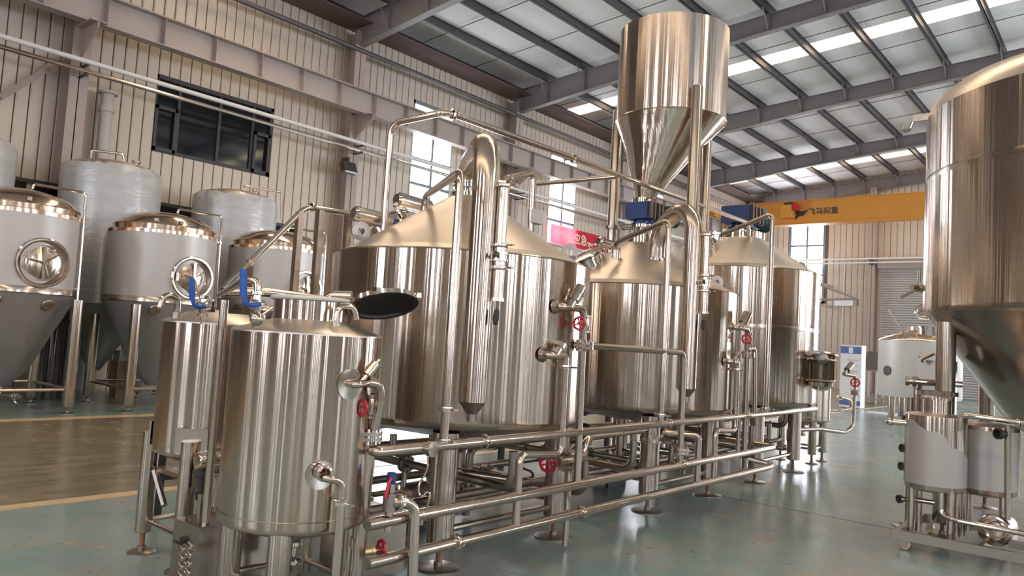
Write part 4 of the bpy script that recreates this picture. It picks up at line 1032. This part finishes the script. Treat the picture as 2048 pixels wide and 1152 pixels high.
# thermometer with capillary on the upper header
t = thing('dial_gauge', 'round dial gauge on the upper header with coiled capillary to the middle header', 'gauge', (3.2, HY-.05, .9))
q = PY(862, 898, HY-.04); build('dial', MB().lathe([(0, -.02), (.04, -.02), (.046, -.012), (.046, .02), (0, .022)], q, (.1, -1, .0), 24), M['polish'], t)
build('capillary', MB().tube([q+Vector((0, .03, 0)), q+Vector((-.01, .0, -.12)), q+Vector((-.09, 0, -.2)), q+Vector((-.06, 0, -.28)), q+Vector((.02, 0, -.22)), q+Vector((0, 0, -.34)), (q.x-.01, HY, .5)], .006, 6, .05), M['polish'], t)
build('probe', MB().cyl((q.x-.01, HY, .5), (q.x-.01, HY, .58), .018, 10), M['pipe'], t)

# louvred pump covers
def cover_box(x0, x1, y0, y1, h, lab, sticker):
    t = thing('pump_cover', lab, 'cover', ((x0+x1)/2, (y0+y1)/2, 0))
    build('casing', MB().bb((x0, y0, .03), (x1, y1, h)), M['pipe'], t, smooth=False)
    for i in range(2):
        for j in range(5):
            yy = y0+.075+i*.09; zz = .1+j*.05+.012*i
            mb = MB(); mb.lathe([(.0, -.034), (.014, -.022), (.014, .022), (0, .034)], (x0-.001, yy, zz), (0, 1, .3), 8); build('louvre', mb, M['polish'], t)
    mb = MB(); mb.cyl((x0-.02, (y0+y1)/2, h-.1), (x0+.0, (y0+y1)/2, h-.1), .022, 10); mb.box((x0-.03, (y0+y1)/2+.02, h-.115), (.012, .09, .012)); build('switch_knob', mb, M['black'], t)
    if sticker:
        mb = MB(); cx_, cy_ = (x0+x1)/2, (y0+y1)/2; mb.add([(cx_-.05, cy_-.03, h+.001), (cx_+.06, cy_-.01, h+.001), (cx_-.01, cy_+.05, h+.001)], [(0, 1, 2)]); build('warning_sticker', mb, M['yellow'], t, smooth=False, label='yellow triangle sticker')
cover_box(2.26, 2.76, 4.15, 4.44, .415, 'steel pump cover with louvres and yellow sticker below the back small tank', True)
cover_box(3.08, 3.5, 3.75, 4.1, .42, 'steel pump cover with louvres behind the headers right of front small tank', False)
# tray under the back tank
t = thing('tray_stand', 'flat perforated steel tray between the legs of the back small tank', 'tray', (2.7, 5, .36))
build('tray', MB().bb((2.47, 4.76, .555), (2.97, 5.18, .585)), M['pipe'], t, smooth=False)
for a_, b_ in (((2.46, 5.16, .56), (2.46, 4.98, .36)), ((2.5, 4.78, .56), (2.72, 4.74, .2)), ((2.95, 5.16, .56), (2.95, 4.98, .36))): build('strut', MB().tube([a_, b_], .022, 6), M['dull'], t)
for i in range(3):
    for j in range(2): build('perforation', MB().lathe([(0, 0), (.035, 0), (.03, .006), (0, .006)], (2.57+i*.14, 4.86+j*.19, .585), (0, 0, 1), 10), M['white'], t)
t = thing('bottom_valve', 'fat round steel actuator valve under the right of the back small tank', 'valve', (2.85, 4.6, .5))
build('actuator', MB().lathe([(0, 0), (.05, .005), (.06, .02), (.06, .24), (0, .245)], PY(392, 922, 4.55), (1, -.05, .02), 20), M['polish'], t)
build('valve_body', MB().lathe([(.03, -.16), (.05, -.15), (.05, -.12), (.03, -.11), (.035, -.05), (.05, -.045), (.05, -.02), (.02, 0)], PY(405, 935, 4.55), (0, 0, 1), 14), M['dark'], t)
build('riser', MB().cyl(PY(405, 975, 4.55), (PY(405, 975, 4.55).x, 4.55, .0), .025, 10), M['pipe'], t)

# ================================================================ SMALL TANKS BEYOND THE SKID
def far_small(cx, cy, r, zb, zt, lab):
    T = small_tank(cx, cy, r, zb, zt, lab, False, False)
    build('manway_neck', MB().lathe([(.15, zt+.02), (.15, zt+.3), (.16, zt+.3), (.16, zt+.34), (0, zt+.36)], (cx, cy, 0), (0, 0, 1), 32), M['polish'], T)
    return T
F1 = far_small(11.9, 4.05, .40, .62, 1.5, 'small steel tank standing beyond the farthest vessel near the aisle')
F2 = far_small(11.5, 5.3, .38, .62, 1.5, 'small steel tank hidden behind the farthest vessel')
t = thing('drop_pipe', 'dark steel pipe with red wheel looping down beside the far small tank', 'pipe', (12.0, 3.5, 0))
e = [PY(1688, 748, 3.5), PY(1711, 752, 3.45), PY(1709, 778, 3.45), PY(1706, 853, 3.45), PY(1690, 865, 3.5), PY(1640, 858, 3.55)]
build('pipe', MB().tube([e[0], e[1], e[3], e[4], e[5], (10.62, 3.70, e[5].z)], .03, 12, .08), M['dull'], t); flange(PY(1709, 785, 3.45), (0, 0, 1), .03, t, .075, 'dull')
wheel(PY(1710, 765, 3.45), (-1, -.3, 0), .06, t, .06)
build('angle_valve', MB().lathe([(.025, 0), (.025, .1), (.05, .1), (.05, .26), (0, .27)], e[0], (.8, -.2, .6), 12), M['dull'], t)
t = drop('sample_pipe', 'small hooked steel tap pipe low on the far small tank', [PY(1676, 793, 3.65), PY(1700, 800, 3.55), PY(1702, 817, 3.55), PY(1690, 820, 3.6), (11.85, 3.7, PY(1690, 820, 3.6).z)], .024, bend=.05)
t = thing('outlet_pipe', 'short curved steel chimney pipe above the far small tank', 'pipe', (11.9, 4.05, 1.8))
q0 = Vector((11.9, 4.05, 1.86)); q1 = Vector((11.9, 4.05, 2.1)); build('pipe', MB().tube([q0, q1, q1+Vector((-.12, .1, .12)), q1+Vector((-.16, .13, .22))], .07, 16, .06), M['polish'], t)
build('socket', MB().lathe([(.12, -.35), (.12, .0), (.0, .01)], q0, (0, 0, 1), 20), M['steel'], t)

# ================================================================ FERMENTERS ON THE LEFT
def fermenter(cx, cy, label, zt=3.12, man=True, r=.945):
    T = thing('fermenter', label, 'tank', (cx, cy, 0), 'grey filmed fermenters along the left aisle'); c = (cx, cy, 0)
    build('shell', MB().lathe([(r, 1.93), (r, zt), (r-.02, zt+.01)], c, (0, 0, 1), 72), M['film'], T, ang=60)
    build('shell_band', MB().lathe([(r-.03, 1.84), (r+.003, 1.86), (r+.003, 1.95), (r, 1.955)], c, (0, 0, 1), 72), M['pipe'], T)
    build('shoulder', MB().lathe([(r+.004, zt-.05), (r+.004, zt+.006), (r-.07, zt+.02), (r-.1, zt+.03)], c, (0, 0, 1), 72), M['warmlit'], T)
    build('dome', MB().lathe([(r-.1, zt+.02), (r-.09, zt+.13), (r-.13, zt+.19), (r*.7, zt+.3), (r*.4, zt+.38), (0, zt+.42)], c, (0, 0, 1), 72), M['warmlit'], T)
    build('dome_ring', MB().torus((cx, cy, zt+.12), (0, 0, 1), r-.085, .014, 72, 6), M['warmlit'], T)
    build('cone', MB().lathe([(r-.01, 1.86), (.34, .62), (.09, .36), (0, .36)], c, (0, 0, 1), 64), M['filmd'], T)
    build('cone_seam', MB().torus((cx, cy, 1.55), (0, 0, 1), r-.21, .01, 64, 6), M['film'], T)
    for dx, dy in ((-.76, -.86), (.7, -.86), (-.76, .8), (.7, .8)):
        leg(cx+dx, cy+dy, 1.80 if dy < 0 else 1.6, .085, T, .1, .06)
    for (a, b) in (((-.76, -.86), (.7, -.86)), ((-.76, .8), (.7, .8)), ((-.76, -.86), (-.76, .8)), ((.7, -.86), (.7, .8))):
        build('leg_brace', MB().tube([(cx+a[0], cy+a[1], .38), (cx+b[0], cy+b[1], .38)], .028, 10), M['pipe'], T)
    if man:
        p = Vector((cx+.12, cy-r*.985, 2.33)); d = (0, -1, 0)
        mw = build('manway', MB().lathe([(.385, -.04), (.385, .03), (.37, .045), (.345, .045)], p, d, 56), M['polish'], T)
        build('recess', MB().lathe([(.345, .045), (.325, .015), (.285, -.02)], p, d, 56), M['dull'], mw)
        build('door_ring', MB().lathe([(.285, -.02), (.28, .0), (.268, .012), (.255, .005)], p, d, 56), M['polish'], mw)
        build('manway_door', MB().lathe([(.255, .005), (.25, .012), (.12, .045), (0, .055)], p, d, 48), M['steel'], mw)
        mb = MB(); mb.bb((p.x-.02, p.y-.085, p.z-.27), (p.x+.02, p.y-.055, p.z+.27)); build('cross_bar', mb, M['pipe'], mw, smooth=False)
        mb = MB(); mb.cyl(p+Vector((0, -.05, 0)), p+Vector((0, -.13, 0)), .03, 12)
        for t in (170, 285, 40): mb.cyl(p+Vector((0, -.11, 0)), p+Vector((math.cos(R_(t))*.22, -.13, math.sin(R_(t))*.22)), .012, 8)
        build('door_handle', mb, M['polish'], mw)
        build('hinge', MB().box(p+Vector((-.3, -.05, .0)), (.05, .06, .14)), M['polish'], mw, smooth=False)
        for dx, z in ((-.42, 1.74), (.28, 1.70), (.1, 1.08)):
            rr = (r-.01)*(z-.2)/1.66; y_ = cy-math.sqrt(max(.01, rr*rr-dx*dx))
            pt = MB().lathe([(0, .03), (.035, .035), (.04, .05), (.08, .05), (.1, .03), (.1, .0)], (cx+dx, y_, z), (dx*.5, -1, -.55), 20)
            build('instrument_port', pt, M['dull'], T)
    # spray line from the dome down the right side
    tp = build('spray_line', MB().tube([(cx+.1, cy-.2, zt+.42), (cx+.12, cy-.2, zt+.50), (cx+.75, cy-.62, zt+.44), (cx+.77, cy-.63, 1.72)], .022, 10, .06), M['polish'], T)
    mb = MB(); mb.box((cx+.74, cy-.6, zt-.05), (.1, .03, .02)); mb.box((cx+.73, cy-.6, 1.98), (.1, .03, .02)); build('pipe_clip', mb, M['polish'], tp, smooth=False)
    for a in (235, 262):
        q = Vector((cx+math.cos(R_(a))*(r-.1), cy+math.sin(R_(a))*(r-.1), zt+.17)); build('dome_clip', MB().box(q, (.1, .06, .06), R_(a)), M['dull'], T, smooth=False)
    q = Vector((cx-.4, cy, zt+.36)); mb = MB(); mb.pipe_ring(q, (0, 1, 0), .02, .05, .02, 14); mb.box(q-Vector((0, 0, .06)), (.09, .02, .08)); build('lifting_lug', mb, M['warmlit'], T)
    mb = MB(); mb.tube([(cx, cy, .38), (cx, cy, .24), (cx+.2, cy-.3, .22)], .035, 10, .06); build('drain_pipe', mb, M['pipe'], T)
    butterfly((cx+.15, cy-.22, .225), (.5, -.8, 0), .036, (0, 0, -1), T, 'pipe', .05)
    return T
fermenter(4.04, 13.9, 'leftmost grey filmed conical fermenter with oval steel manway, cut by the frame edge')
fermenter(6.42, 13.9, 'second grey filmed conical fermenter from the left, blue lever before its manway')
fermenter(8.78, 13.9, 'third grey filmed conical fermenter, behind the bright handrail', zt=3.14)
# plastic wrapped tanks in the second row
def mat_wrap():
    mt, nt, b = new_mat('cling_film_wrap'); N = nt.nodes.new; L = nt.links.new
    b.inputs['Roughness'].default_value = .3; b.inputs['Metallic'].default_value = .15
    tc = N('ShaderNodeTexCoord'); mp = N('ShaderNodeMapping'); mp.inputs['Scale'].default_value = (1.2, 1.2, 3.6); mp.inputs['Rotation'].default_value = (.35, .3, 0)
    L(tc.outputs['Object'], mp.inputs['Vector'])
    n = N('ShaderNodeTexNoise'); n.inputs['Scale'].default_value = 2.2; n.inputs['Detail'].default_value = 5; n.inputs['Distortion'].default_value = 1.2; L(mp.outputs[0], n.inputs['Vector'])
    r = N('ShaderNodeValToRGB'); r.color_ramp.elements[0].position = .35; r.color_ramp.elements[0].color = (.52, .52, .52, 1); r.color_ramp.elements[1].position = .65; r.color_ramp.elements[1].color = (.60, .60, .605, 1)
    L(n.outputs['Fac'], r.inputs[0]); L(r.outputs[0], b.inputs['Base Color'])
    bp = N('ShaderNodeBump'); bp.inputs['Strength'].default_value = .28; bp.inputs['Distance'].default_value = .04; L(n.outputs['Fac'], bp.inputs['Height']); L(bp.outputs[0], b.inputs['Normal'])
    return mt
M['wrap'] = mat_wrap()
def wrapped(cx, zt, label, r=.90, cy=15.78):
    T = thing('wrapped_tank', label, 'tank', (cx, cy, 0), 'plastic wrapped tanks in the second row'); c = (cx, cy, 0)
    rnd = random.Random(int(cx*10)); mb = MB(); n = 72; rows = [(r, 1.8), (r, 2.4), (r, 3.0), (r, 3.6), (r, zt-.15), (r*.985, zt), (r*.9, zt+.05)]
    vs = []
    for q, (rr, z) in enumerate(rows):
        for i in range(n):
            k = 1+.012*math.sin(i*1.3+q)+rnd.uniform(-.008, .008)
            vs.append((cx+rr*k*math.cos(2*math.pi*i/n), cy+rr*k*math.sin(2*math.pi*i/n), z+(rnd.uniform(-.03, .03) if q > 3 else 0)))
    mb.add(vs, [(a*n+i, a*n+(i+1) % n, (a+1)*n+(i+1) % n, (a+1)*n+i) for a in range(len(rows)-1) for i in range(n)])
    build('wrapped_shell', mb, M['wrap'], T, ang=50)
    build('dome', MB().lathe([(r*.9, zt+.03), (r*.8, zt+.1), (r*.5, zt+.17), (0, zt+.2)], c, (0, 0, 1), 48), M['cone'], T)
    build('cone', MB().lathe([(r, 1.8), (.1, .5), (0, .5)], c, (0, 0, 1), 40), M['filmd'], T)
    for dx in (-.6, .6):
        for dy in (-.6, .6): leg(cx+dx, cy+dy, 1.5, .085, T, .1, .06, 14)
    build('spray_line', MB().tube([(cx-.55, cy-.3, zt+.06), (cx-.55, cy-.3, zt+.28), (cx-.05, cy-.5, zt+.3), (cx-.0, cy-.5, zt+.12)] if cx < 7 else [(cx+.0, cy-.3, zt+.16), (cx+.0, cy-.3, zt+.3), (cx+.8, cy-.55, zt+.28), (cx+.85, cy-.55, zt-.3)], .025, 10, .05), M['pipe'], T)
    build('top_fitting', MB().lathe([(.04, 0), (.04, .1), (.09, .1), (.09, .13), (0, .13)], (cx+.3, cy-.3, zt+.12), (0, 0, 1), 14), M['pipe'], T)
wrapped(6.15, 4.44, 'tall tank wrapped in clear plastic behind the second fermenter')
wrapped(8.82, 4.36, 'tank wrapped in clear plastic below the dark office window')
wrapped(3.55, 4.44, 'white plastic wrapped tank at the left edge of the view')
# clutter in the shadow behind the fermenters
t = thing('stacked_crate', 'small orange and white carton seen between the fermenter legs', 'box', (6.2, 15.6, 0))
q = PY(240, 760, 15.6); build('carton', MB().box((q.x, 15.6, .35), (.26, .3, .7)), M['card'], t, smooth=False); build('carton_top', MB().box((q.x, 15.6, .80), (.2, .25, .2)), M['paper'], t, smooth=False)
t = thing('pipe_rack', 'dark rack of upright pipes between the first two fermenters', 'rack', (5.25, 15.3, 0))
for k in range(5): build('upright', MB().cyl((5.0+k*.13, 15.2+.1*(k % 2), 0), (5.0+k*.13, 15.2+.1*(k % 2), 3.0-.1*k), .035, 8), M['dark'], t)
build('crossbar', MB().bb((4.9, 15.3, 1.4), (5.6, 15.34, 1.46)), M['dark'], t, smooth=False)

# ================================================================ BIG FERMENTER ON THE RIGHT
RX, RY, RR = 9.0, .15, 1.65
T = thing('large_fermenter', 'big shiny conical fermenter cut off by the right edge of the view', 'tank', (RX, RY, 0)); c = (RX, RY, 0)
build('shell', MB().lathe([(RR-.03, 2.09), (RR-.005, 2.12), (RR, 2.16), (RR, 4.1)], c, (0, 0, 1), 160), M['steel'], T, ang=60)
build('weld_band', MB().lathe([(RR+.001, 3.42), (RR+.004, 3.45), (RR+.001, 3.48)], c, (0, 0, 1), 160), M['pipe'], T)
build('dome', MB().lathe([(RR, 4.1), (RR-.01, 4.16), (RR-.06, 4.26), (RR-.18, 4.35), (RR*.6, 4.52), (0, 4.62)], c, (0, 0, 1), 128), M['cone'], T)
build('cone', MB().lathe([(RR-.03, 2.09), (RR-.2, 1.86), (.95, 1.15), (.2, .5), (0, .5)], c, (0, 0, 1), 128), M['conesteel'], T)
for x, y in ((8.15, 1.453), (7.75, -1.1), (10.2, 1.4), (10.2, -1.1)): leg(x, y, 2.0, .085, T, .13, .08)
q = Vector((RX, RY, 0)); az = math.atan2(ray(1843, 578).y, ray(1843, 578).x)
p = PX(1838, 576, 8.9)
mb = MB(); mb.cyl(p+Vector((.2, -.1, 0)), p, .05, 10); build('manway_boss', mb, M['pipe'], T)
mb = MB()
for t in (20, 140, 260): mb.cyl(p, p+Vector((.0, math.cos(R_(t+70))*.2, math.sin(R_(t+70))*.2)), .016, 8)
mb.cyl(p+Vector((-.08, .05, 0)), p, .03, 8); build('manway_handle', mb, M['pipe'], T)
p = PX(1862, 233, 8.6); mb = MB(); mb.box(p+Vector((0, -.0, .0)), (.04, .34, .07)); mb.tube([p+Vector((0, .16, 0)), p+Vector((0, .2, -.12)), p+Vector((0, .27, -.12)), p+Vector((0, .27, -.04))], .016, 8, .03); build('hose_hook', mb, M['pipe'], T)
p = PX(1868, 706, 8.3); mb = MB(); mb.tube([p, p+Vector((-.02, .1, -.06))], .022, 10); mb.lathe([(.02, 0), (.04, 0), (.04, .02), (0, .02)], p+Vector((-.02, .1, -.06)), (-.2, 1, -.6), 14); build('cone_nozzle', mb, M['dull'], T)

# ================================================================ CLEANING CART
ct = thing('cleaning_cart', 'wheeled steel cleaning cart carrying two small tanks in front of the big fermenter', 'cart', (7.5, 1.0, 0))
cx0, cx1, cy0, cy1 = 7.2, 8.28, -.35, 1.66
mb = MB()
for lo, hi in (((cx0, cy0, .09), (cx0+.05, cy1, .165)), ((cx1-.05, cy0, .09), (cx1, cy1, .165)), ((cx0+.05, cy0, .09), (cx1-.05, cy0+.05, .165)), ((cx0+.05, cy1-.05, .09), (cx1-.05, cy1, .165)), ((cx0+.05, 1.0, .09), (cx1-.05, 1.05, .165))): mb.bb(lo, hi)
build('frame', mb, M['dull'], ct, smooth=False)
for x, y in ((cx0+.06, cy1-.09), (cx1-.06, cy1-.09), (cx0+.06, cy0+.1), (cx1-.06, cy0+.1)):
    cs = build('castor', MB().box((x, y, .085), (.08, .08, .012)), M['dull'], ct, smooth=False)
    for e_ in (-1, 1): build('fork', MB().bb((x+e_*.03, y-.02, .03), (x+e_*.022, y+.025, .08)), M['dull'], cs, smooth=False)
    build('castor_wheel', MB().lathe([(0, -.018), (.035, -.018), (.04, -.01), (.04, .01), (.035, .018), (0, .018)], (x, y, .041), (1, .1, 0), 20), M['brass'], cs)
def cart_tank(cx, cy, r, z0, z1, film_prof):
    t_ = build('tank_shell', MB().lathe([(0, z0-.03), (r*.7, z0-.02), (r-.01, z0), (r, z0+.02), (r, z1)], (cx, cy, 0), (0, 0, 1), 64), M['steel'], ct, ang=40)
    build('tank_lid', MB().lathe([(r, z1), (r*.9, z1+.012), (0, z1+.03)], (cx, cy, 0), (0, 0, 1), 48), M['cone'], t_)
    mb = MB(); vs = []; n_ = 40; base = math.atan2(-cy, -cx)
    for i in range(n_+1):
        a = base-1.5+3.0*i/n_
        vs.append((cx+(r+.003)*math.cos(a), cy+(r+.003)*math.sin(a), z0+.045)); vs.append((cx+(r+.003)*math.cos(a), cy+(r+.003)*math.sin(a), z0+film_prof(i/n_)*(z1-z0)))
    mb.add(vs, [(i*2, i*2+2, i*2+3, i*2+1) for i in range(n_)]); build('film', mb, M['greyfilm'], t_, label='grey torn protective film')
    for dx in (-.15, .15):
        for dy in (-.15, .15): build('leg', MB().cyl((cx+dx, cy+dy, .1), (cx+dx, cy+dy, z0+.01), .028, 12), M['leg'], ct)
    return t_
def torn(u):          # left-to-right along the visible face
    v = u; pts = [(0, .93), (.25, .93), (.32, .86), (.42, .80), (.52, .8), (.6, .74), (.64, .62), (.72, .60), (.86, .52), (1, .45)]
    for (a, b), (c_, d_) in zip(pts, pts[1:]):
        if a <= v <= c_: return b+(d_-b)*(v-a)/(c_-a)
    return .5
t1 = cart_tank(7.52, 1.405, .24, .52, 1.15, torn)
t2 = cart_tank(7.98, 1.09, .25, .49, 1.08, lambda u: .94)
build('neck', MB().lathe([(.115, 1.16), (.115, 1.29), (.135, 1.29), (.135, 1.305), (.0, 1.315)], (7.52, 1.405, 0), (0, 0, 1), 36), M['steel'], t1)
mb = MB(); mb.lathe([(.16, 1.325), (.175, 1.325), (.175, 1.36), (.16, 1.36), (.16, 1.325)], (7.56, 1.42, 0), (0, 0, 1), 32); mb.box((7.44, 1.30, 1.34), (.05, .05, .045)); build('neck_clamp', mb, M['polish'], t1)
build('cart_pipe', MB().tube([(7.36, 1.2, 1.05), (7.36, 1.2, 1.18), (7.34, 1.1, 1.185), (7.30, -.35, 1.13)], .024, 12, .05), M['polish'], ct)
clamp((7.325, .78, 1.168), (0, 1, 0), .024, ct)
build('cart_pipe', MB().tube([(7.32, 1.32, .52), (7.32, 1.32, .34), (7.28, 1.22, .32), (7.25, -.3, .29)], .022, 12, .05), M['polish'], ct)
build('cart_pipe', MB().tube([PX(2015, 850, 7.35), PX(2015, 1040, 7.35)], .024, 12), M['pipe'], ct)
mb = MB(); mb.lathe([(.03, 0), (.03, .05), (.045, .05), (.045, .08), (.03, .08), (.03, .04)], PX(2010, 868, 7.33), (-.7, .5, 0), 16); build('union', mb, M['black'], ct)
pu = build('pump', MB().lathe([(0, -.06), (.05, -.06), (.12, -.045), (.13, 0), (.11, .03), (.10, .05), (.1, .25), (.08, .28), (0, .28)], PX(1990, 1060, 7.45), (1, -.15, 0), 32), M['pipe'], ct)
build('pump_ring', MB().torus(PX(1990, 1060, 7.38), (1, -.15, 0), .075, .015, 32, 8), M['polish'], pu)
build('pump_foot', MB().bb((7.42, .55, .15), (7.75, .85, .22)), M['dull'], ct, smooth=False)
# open pipe stubs on the left of the cart
for px, py, X in ((1810, 838, 7.6), (1803, 896, 7.42), (1801, 932, 7.42), (1797, 998, 7.45)):
    p = PX(px, py, X); mb = MB(); mb.tube([p+Vector((.03, -.022, 0)), p+Vector((.10, -.08, 0)), p+Vector((.13, -.26, .0))], .022, 12, .04); mb.lathe([(.03, .02), (.03, 0), (.038, 0), (.038, .025), (.022, .03)], p, (.8, -.6, 0), 18); st_ = build('pipe_stub', mb, M['pipe'], ct)
    build('shaded_mouth_disc', MB().lathe([(0, .012), (.0305, .01)], p, (.8, -.6, 0), 16), M['black'], st_)  # black disc painted in for the shaded hollow of the open pipe
p = PX(1780, 843, 7.4); build('pipe_stub', MB().tube([p, p+Vector((.05, -.3, 0))], .026, 12).sphere(p, .036, 12, 8), M['polish'], ct)
# second panel behind the cart with upright pipes
cb = thing('pipe_manifold', 'steel upright pipe manifold with dark control box behind the cleaning cart', 'manifold', (8.4, 1.75, 0))
q = PX(1818, 762, 8.4); build('pipe', MB().tube([(q.x-.05, q.y, q.z), (q.x+.1, q.y-.45, q.z)], .03, 12), M['polish'], cb)
build('union', MB().lathe([(.02, .02), (.02, 0), (.045, 0), (.045, .03), (.03, .035), (.03, .06), (.05, .06), (.05, .09), (.03, .09)], (q.x-.05, q.y+.02, q.z), (.3, -.95, 0), 18), M['dull'], cb)
build('pipe', MB().tube([PX(1834, 765, 8.4), (8.4, PX(1834, 765, 8.4).y, .05)], .03, 12), M['pipe'], cb)
q = PX(1850, 770, 8.5); build('control_box', MB().box((8.5, q.y-.1, q.z-.05), (.12, .34, .6)), M['dull'], cb, smooth=False)
q = PZ(1816, 1047, 0); build('leg', MB().tube([(q.x, q.y, 0), (q.x, q.y, 1.25)], .035, 12), M['pipe'], cb); build('foot_pad', MB().lathe([(0, 0), (.08, 0), (.08, .01), (.02, .02), (0, .02)], (q.x, q.y, 0), (0, 0, 1), 16), M['dull'], cb)
tag(build('plastic_scrap', MB().add([PZ(1783, 1046, .004), PZ(1822, 1052, .004), PZ(1830, 1068, .004), PZ(1800, 1058, .02)], [(3, 2, 1, 0)]), M['paper'], smooth=False), 'shiny scrap of plastic on the floor left of the cleaning cart', 'scrap')

# ================================================================ FAR END
fx, fy, fr = 22.6, 4.55, 1.0
d = ray(1756, 700); aL = math.atan2(d.y, d.x); D = 22.9; aC = aL-math.asin(fr/D); fx, fy = D*math.cos(aC), D*math.sin(aC)
T = thing('white_tank', 'white filmed upright tank with steel roof standing before the roller door', 'tank', (fx, fy, 0)); c = (fx, fy, 0)
build('shell', MB().lathe([(0, .66), (fr-.03, .68), (fr, .72), (fr, 2.16)], c, (0, 0, 1), 64), M['whitefilm'], T, ang=40)
build('roof_cone', MB().lathe([(fr, 2.16), (fr-.03, 2.2), (.3, 2.46), (.3, 2.55), (0, 2.55)], c, (0, 0, 1), 64), M['warmlit'], T)
for a in (45, 135, 225, 315): leg(fx+.75*math.cos(R_(a)), fy+.75*math.sin(R_(a)), .7, .085, T, .12, .05)
p = Vector((fx-.35, fy-.25, 2.42)); build('manway', MB().lathe([(.26, -.1), (.26, .12), (.3, .12), (.3, .16), (.0, .16)], p, (-.1, 0, 1), 28), M['polish'], T)
build('manway_lid', MB().lathe([(0, -.06), (.2, -.04), (.28, 0), (.3, .03), (.28, .04)], p+Vector((.1, .05, .55)), (-.6, -.2, -.55), 28), M['polish'], T, label='white hinged dome lid')
build('valve_rod', MB().tube([(fx-.3, fy+.35, 2.4), (fx-.2, fy+.75, 3.0)], .02, 8), M['pipe'], T)
q = PX(1760, 732, fx-.9); build('side_port', MB().lathe([(.0, .0), (.13, .0), (.13, .03), (.08, .04), (0, .02)], (fx-.80, fy+.58, 1.35), (-.8, .6, 0), 20), M['dark'], T)
tag(build('foam_mat', MB().bb((24.5, 3.5, .0), (25.2, 6.5, .03)), M['paper'], smooth=False), 'flat white board on the floor behind the white tank', 'board')
# notice board
q0 = PZ(1690, 792, 0); X = 26.0
nb = thing('notice_board', 'white display board with blue header band standing near the end wall', 'board', (X, PX(1705, 740, X).y, 0))
a, b = PX(1679, 785, X), PX(1721, 785, X); ztp = PX(1700, 690, X).z
build('panel', MB().bb((X, b.y, .02), (X+.5, a.y, ztp)), M['paper'], nb, smooth=False)
build('header_band', MB().bb((X-.006, b.y, ztp-.28), (X-.001, a.y, ztp-.05)), M['posterblue'], nb, smooth=False)
build('footer_band', MB().bb((X-.006, b.y, .1), (X-.001, a.y, .25)), M['posterblue'], nb, smooth=False)
build('badge', MB().bb((X-.009, (a.y+b.y)/2-.06, ztp-.26), (X-.006, (a.y+b.y)/2+.07, ztp-.08)), M['paper'], nb, smooth=False)
for k in range(3): build('text_line', MB().bb((X-.005, b.y+.08, ztp-.5-.18*k), (X-.001, b.y+.08+.35-.1*(k % 2), ztp-.47-.18*k)), M['shutter'], nb, smooth=False)
# steel bench
X = 30; bn = thing('steel_bench', 'grey steel bench with slanted drain board beside the display board', 'bench', (X, PX(1738, 760, X).y, 0))
a, b = PX(1720, 750, X), PX(1755, 750, X); zt = PX(1740, 740, X).z
build('top', MB().add([(X, a.y, zt), (X, b.y, zt), (X+1.0, b.y, zt+.7), (X+1.0, a.y, zt+.7), (X, a.y, zt-.04), (X, b.y, zt-.04), (X+1.0, b.y, zt+.66), (X+1.0, a.y, zt+.66)], [(0, 1, 2, 3), (7, 6, 5, 4), (0, 4, 5, 1), (1, 5, 6, 2), (2, 6, 7, 3), (3, 7, 4, 0)]), M['dull'], bn, smooth=False)
for y in (a.y-.05, b.y+.05):
    for xx in (X+.05, X+.95): build('leg', MB().bb((xx-.03, y-.03, 0), (xx+.03, y+.03, zt-.02+(.62 if xx > X+.5 else 0))), M['shutter'], bn, smooth=False)
build('shelf', MB().bb((X, b.y, .15), (X+1, a.y, .19)), M['dull'], bn, smooth=False)
# wall jib on the end wall
jb = thing('wall_bracket', 'brown triangular wall bracket with hook on the end wall by the far vessel', 'bracket', (XE, 12, 5))
X = 36.0; a0 = PX(1640, 570, X); a1 = PX(1716, 598, X); a2 = PX(1640, 600, X)
build('arm', MB().tube([PX(1600, 555, X), a1], .06, 6), M['column'], jb, smooth=False); build('arm', MB().tube([PX(1600, 600, X), a1], .06, 6), M['column'], jb, smooth=False)
build('tie', MB().tube([PX(1600, 555, X), (XE, PX(1600, 555, X).y, PX(1600, 555, X).z)], .06, 6), M['column'], jb, smooth=False); build('tie', MB().tube([PX(1600, 600, X), (XE, PX(1600, 600, X).y, PX(1600, 600, X).z)], .06, 6), M['column'], jb, smooth=False)
build('hook', MB().tube([a1, a1-Vector((0, 0, .3))], .03, 6), M['dark'], jb)
cd = thing('conduit', 'thin vertical conduit on the end wall left of the roller door', 'conduit', (XE-.06, 12.4, 2))
build('pipe', MB().tube([PX(1690, 530, XE-.06), PX(1685, 620, XE-.06), PX(1682, 690, XE-.06)], .03, 8), M['white'], cd); build('switch_box', MB().box(PX(1688, 606, XE-.08), (.12, .9, .3)), M['paper'], cd, smooth=False)
